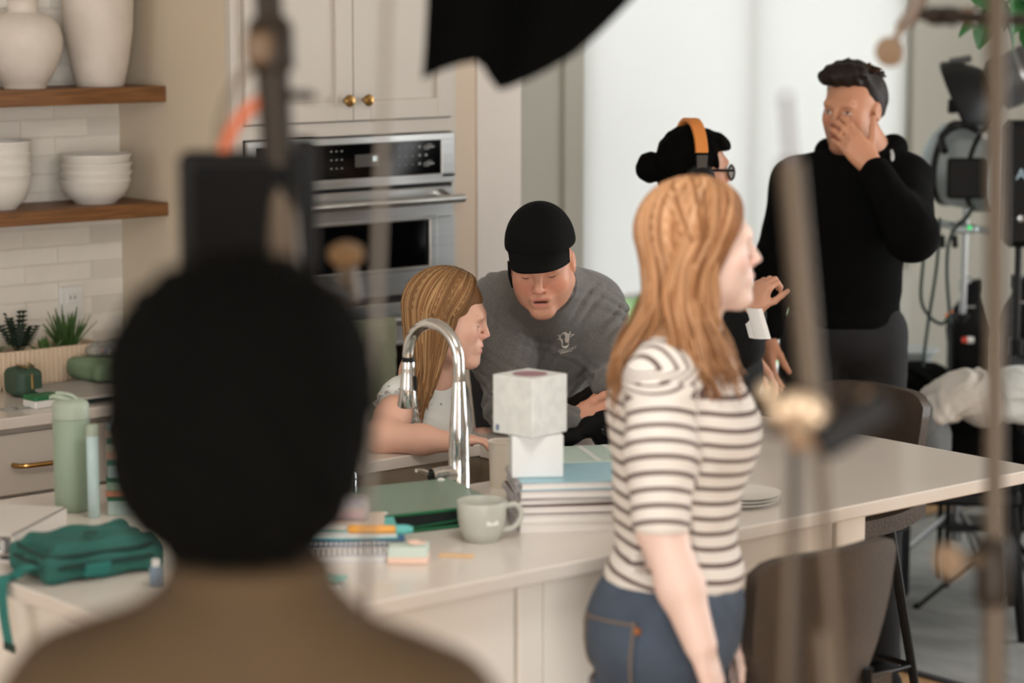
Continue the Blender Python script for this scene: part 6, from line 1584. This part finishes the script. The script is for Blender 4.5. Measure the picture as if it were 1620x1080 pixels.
for k in range(3):
    an = 2.1 * k + .2; d = np.array([math.cos(an), math.sin(an), 0]); b0 = fp * np.array([1, 1, 0]) + np.array([.02, .02, 0])
    B(MB().tube([b0 + ZV * .3, b0 + d * .2 + ZV * .12, b0 + d * .42 + ZV * .012], .011, 8), 'leg', 'stand_steel', ls, smooth=True)
B(MB().tube([LP(150) + RV * .01, LP(152) + RV * .045, LP(155) + RV * .05], [.006, .006, .004], 8), 'tee_handle', 'stand_dark', ls, smooth=True)
B(MB().tube(spline([P(346, 240, DL), P(350, 190, DL), P(372, 130, DL), P(400, 108, DL)], 6), .0055, 8), 'grey_cable', mat('cable_grey', (120, 108, 92), .6), ls, smooth=True)
B(MB().tube(spline([P(352, 240, DL), P(372, 198, DL), P(400, 168, DL), P(438, 145, DL)], 6), .008, 8), 'orange_cable', 'cable_orange', ls, smooth=True)
bx_ = thing('monitor_box', 'black out-of-focus box mounted on the left stand above the curly head', 'monitor', P(382, 420, DL))
B(MB().box(tuple(P(383, 345, DL + .02)), (.15, .055, .165), R7, .008), 'shell', 'black_plastic', bx_)
B(MB().box(tuple(P(383, 345, DL - .012)), (.12, .006, .13), R7, .003), 'rear_plate', 'black_rubber', bx_)
B(MB().box(tuple(P(470, 345, DL + .04)), (.05, .03, .2), R7, .006), 'side_bracket', 'black_plastic', bx_)
# knob right of the stand
kb = thing('grip_fixture', 'blurred short grip arm with tan knob in front of the oven door', 'grip arm', P(545, 420, 3.3))
B(MB().lathe([(0, 0), (.02, 0), (.024, .006), (.024, .016), (.016, .022), (0, .024)], P(548, 412, 3.3), 20, nrm(BK * .4 + ZV * .9)), 'cap', mat('knob_brown', (120, 92, 60), .5), kb, smooth=True)
B(MB().tube([P(548, 418, 3.3), P(556, 470, 3.35)], [.012, .014], 12), 'shaft', 'alu', kb, smooth=True)
B(MB().tube([P(556, 470, 3.35), P(470, 430, 3.0)], .009, 10), 'arm', 'stand_dark', kb, smooth=True)
# thin cable near the lens
B(MB().tube(spline([P(618, -200, 2.7), P(606, 200, 2.7), P(592, 600, 2.7), P(575, 1000, 2.7), P(560, 1400, 2.7)], 6), .0042, 8), 'hanging_cable', mat('cable_thin', (120, 112, 102), .6), smooth=True, label='thin blurred cable hanging down in front of the oven and island', cat='cable')
# middle stand
DM = 2.6
cm = thing('grip_stand', 'out-of-focus grip stand with pale knobs in front of the tall man', 'light stand', (1.9, 1.72, 0))
B(MB().tube([P(1243, 148, DM), P(1251, 262, DM)], .0048, 10), 'top_rod', mat('rod_grey', (120, 112, 116), .4, metal=.6), cm, smooth=True)
B(MB().tube([P(1250, 255, DM), P(1286, 650, DM)], .0135, 14), 'riser', 'stand_steel', cm, smooth=True)
B(MB().tube([P(1258, 690, DM), P(1256, 820, DM), P(1250, 1500, DM)], [.006, .006, .007], 10), 'thin_post', 'stand_dark', cm, smooth=True)
B(MB().tube([P(1292, 660, DM), P(1330, 1150, DM), (2.12, 1.8, 0.02)], [.007, .007, .01], 12), 'lower_post', 'stand_steel', cm, smooth=True)
B(MB().tube([P(1252, 830, DM), P(1240, 1150, DM), (1.95, 1.9, .02)], [.006, .006, .009], 12), 'second_post', 'stand_steel', cm, smooth=True)
B(MB().tube([P(1300, 1000, DM), (1.7, 1.35, .02)], .01, 10), 'leg', 'stand_steel', cm, smooth=True)
hb_ = B(MB().lathe([(0, -.02), (.026, -.02), (.028, -.012), (.028, .012), (.026, .02), (0, .02)], P(1268, 662, DM), 20, nrm(BK + RV * .4)), 'grip_head', 'knob_tan', cm, smooth=True)
for u_, v_, r_ in ((1232, 650, .012), (1256, 640, .015), (1278, 645, .015), (1290, 658, .012), (1215, 618, .011)):
    B(MB().sphere(tuple(P(u_, v_, DM - .02)), r_, 12), 'knob', 'knob_pale', cm, smooth=True)
B(MB().tube([P(1215, 620, DM), P(1222, 690, DM)], .006, 8), 'tee_bar', 'stand_dark', cm, smooth=True)
B(MB().box(tuple(P(1350, 668, DM - .02)), (.092, .035, .036), Matrix(np.stack([nrm(RV * .84 + ZV * .54), -BK, nrm(ZV * .84 - RV * .54)]).T), .005), 'black_handle', 'black_plastic', cm)
B(MB().sphere(tuple(P(1374, 632, DM - .02)), .011, 12), 'knob', 'knob_tan', cm, smooth=True)
B(MB().box(tuple(P(1285, 690, DM)), (.05, .03, .022), R7, .004), 'bracket', mat('bracket_amber', (150, 104, 56), .5), cm)
# right stand
DR = 3.0
rs = thing('light_stand', 'out-of-focus steel stand pole with knob along the right edge', 'light stand', (2.35, 1.9, 0))
B(MB().tube([P(1578, -300, DR), P(1573, 860, DR)], .0125, 14), 'pole', 'stand_steel', rs, smooth=True)
B(MB().tube([P(1574, 840, DR), P(1570, 1500, DR), P(1569, 1500, DR) * np.array([1, 1, 0]) + ZV * .25], .0145, 14), 'lower_pole', 'stand_steel', rs, smooth=True)
B(MB().tube([P(1572, 850, DR), P(1571, 862, DR), P(1570, 945, DR), P(1570, 960, DR)], [.016, .022, .022, .016], 14), 'clamp_collar', 'stand_dark', rs, smooth=True)
B(MB().tube([P(1560, 888, DR - .02), P(1516, 882, DR - .03)], .008, 10), 'knob_shaft', 'stand_steel', rs, smooth=True)
B(MB().lathe([(0, 0), (.02, .002), (.022, .008), (.02, .014), (0, .016)], P(1508, 884, DR - .04), 18, nrm(-RV * .8 + BK * .55 - ZV * .1)), 'knob', 'knob_tan', rs, smooth=True)
bs = P(1569, 1500, DR) * np.array([1, 1, 0])
for k in range(3):
    an = 2.1 * k + .6; d = np.array([math.cos(an), math.sin(an), 0])
    B(MB().tube([bs + ZV * .3, bs + d * .2 + ZV * .12, bs + d * .42 + ZV * .012], .011, 8), 'leg', 'stand_steel', rs, smooth=True)
# boom arm top right
DB = 3.7
bo = thing('boom_arm', 'blurred boom arm with oval tan knob at the top right', 'boom arm', P(1500, 25, DB))
B(MB().tube([P(1455, 22, DB), P(1575, 30, DB - .1), P(1700, 36, DB - .4)], .01, 12), 'arm', 'stand_dark', bo, smooth=True)
B(MB().tube([P(1480, -60, DB), P(1448, 20, DB), P(1424, 45, DB)], [.012, .013, .01], 10), 'grip_arm', mat('grip_taupe', (120, 104, 92), .5), bo, smooth=True)
B(MB().lathe([(0, 0), (.021, .002), (.024, .009), (.022, .017), (0, .02)], P(1412, 79, DB), 24, nrm(BK * .75 - RV * .5 - ZV * .25)), 'oval_knob', 'knob_tan', bo, smooth=True)
B(MB().tube([P(1424, 45, DB), P(1414, 74, DB)], .006, 8), 'knob_stem', 'knob_tan', bo, smooth=True)
for u_, m_ in ((1478, 'stand_dark'), (1500, 'black_plastic'), (1530, 'knob_tan')): B(MB().tube([P(u_ - 8, 24, DB - .02), P(u_ + 14, 27, DB - .03)], [.014, .015], 10), 'clamp', m_, bo, smooth=True)
# ================================================================== camera handheld by the man in the cap
hc = thing('handheld_camera', 'black handheld camera rig with strap under the hands of the man in the cap', 'camera', P(945, 690, 5.72))
Rr = np.stack([RV, -BK, ZV])
V, Q = polygonize([BX(P(958, 678, 5.70), (.028, .03, .038), Rr, .012, .01), EL(P(958, 662, 5.7), (.022, .026, .02), Rr, .01), RC(P(950, 676, 5.69), P(905, 690, 5.66), .012, .015, .02), RC(P(905, 690, 5.66), P(893, 697, 5.66), .016, .012, .02), EL(P(930, 672, 5.68), (.02, .02, .02), Rr, .02)], .004)
link('rig_body', np_mesh('rig_body', V, Q), 'black_rubber', hc)
B(MB().lathe([(.0, .0), (.016, 0), (.018, .008), (.014, .012), (0, .012)], P(961, 680, 5.665), 20, nrm(BK + RV * .3)), 'lens', 'black_glass', hc, smooth=True)
B(MB().tube(spline([P(935, 690, 5.66), P(945, 705, 5.66), P(960, 706, 5.65), P(975, 702, 5.65)], 5), .005, 8, flat=.4), 'strap', 'black_plastic', hc, smooth=True)
B(MB().slab([[P(868, 700, 5.7) + RV * .0, P(868, 711, 5.66)], [P(885, 693, 5.7), P(890, 712, 5.64)], [P(905, 688, 5.7), P(908, 704, 5.66)]], tuple(ZV * .004)), 'cloth_flap', 'black_rubber', hc)
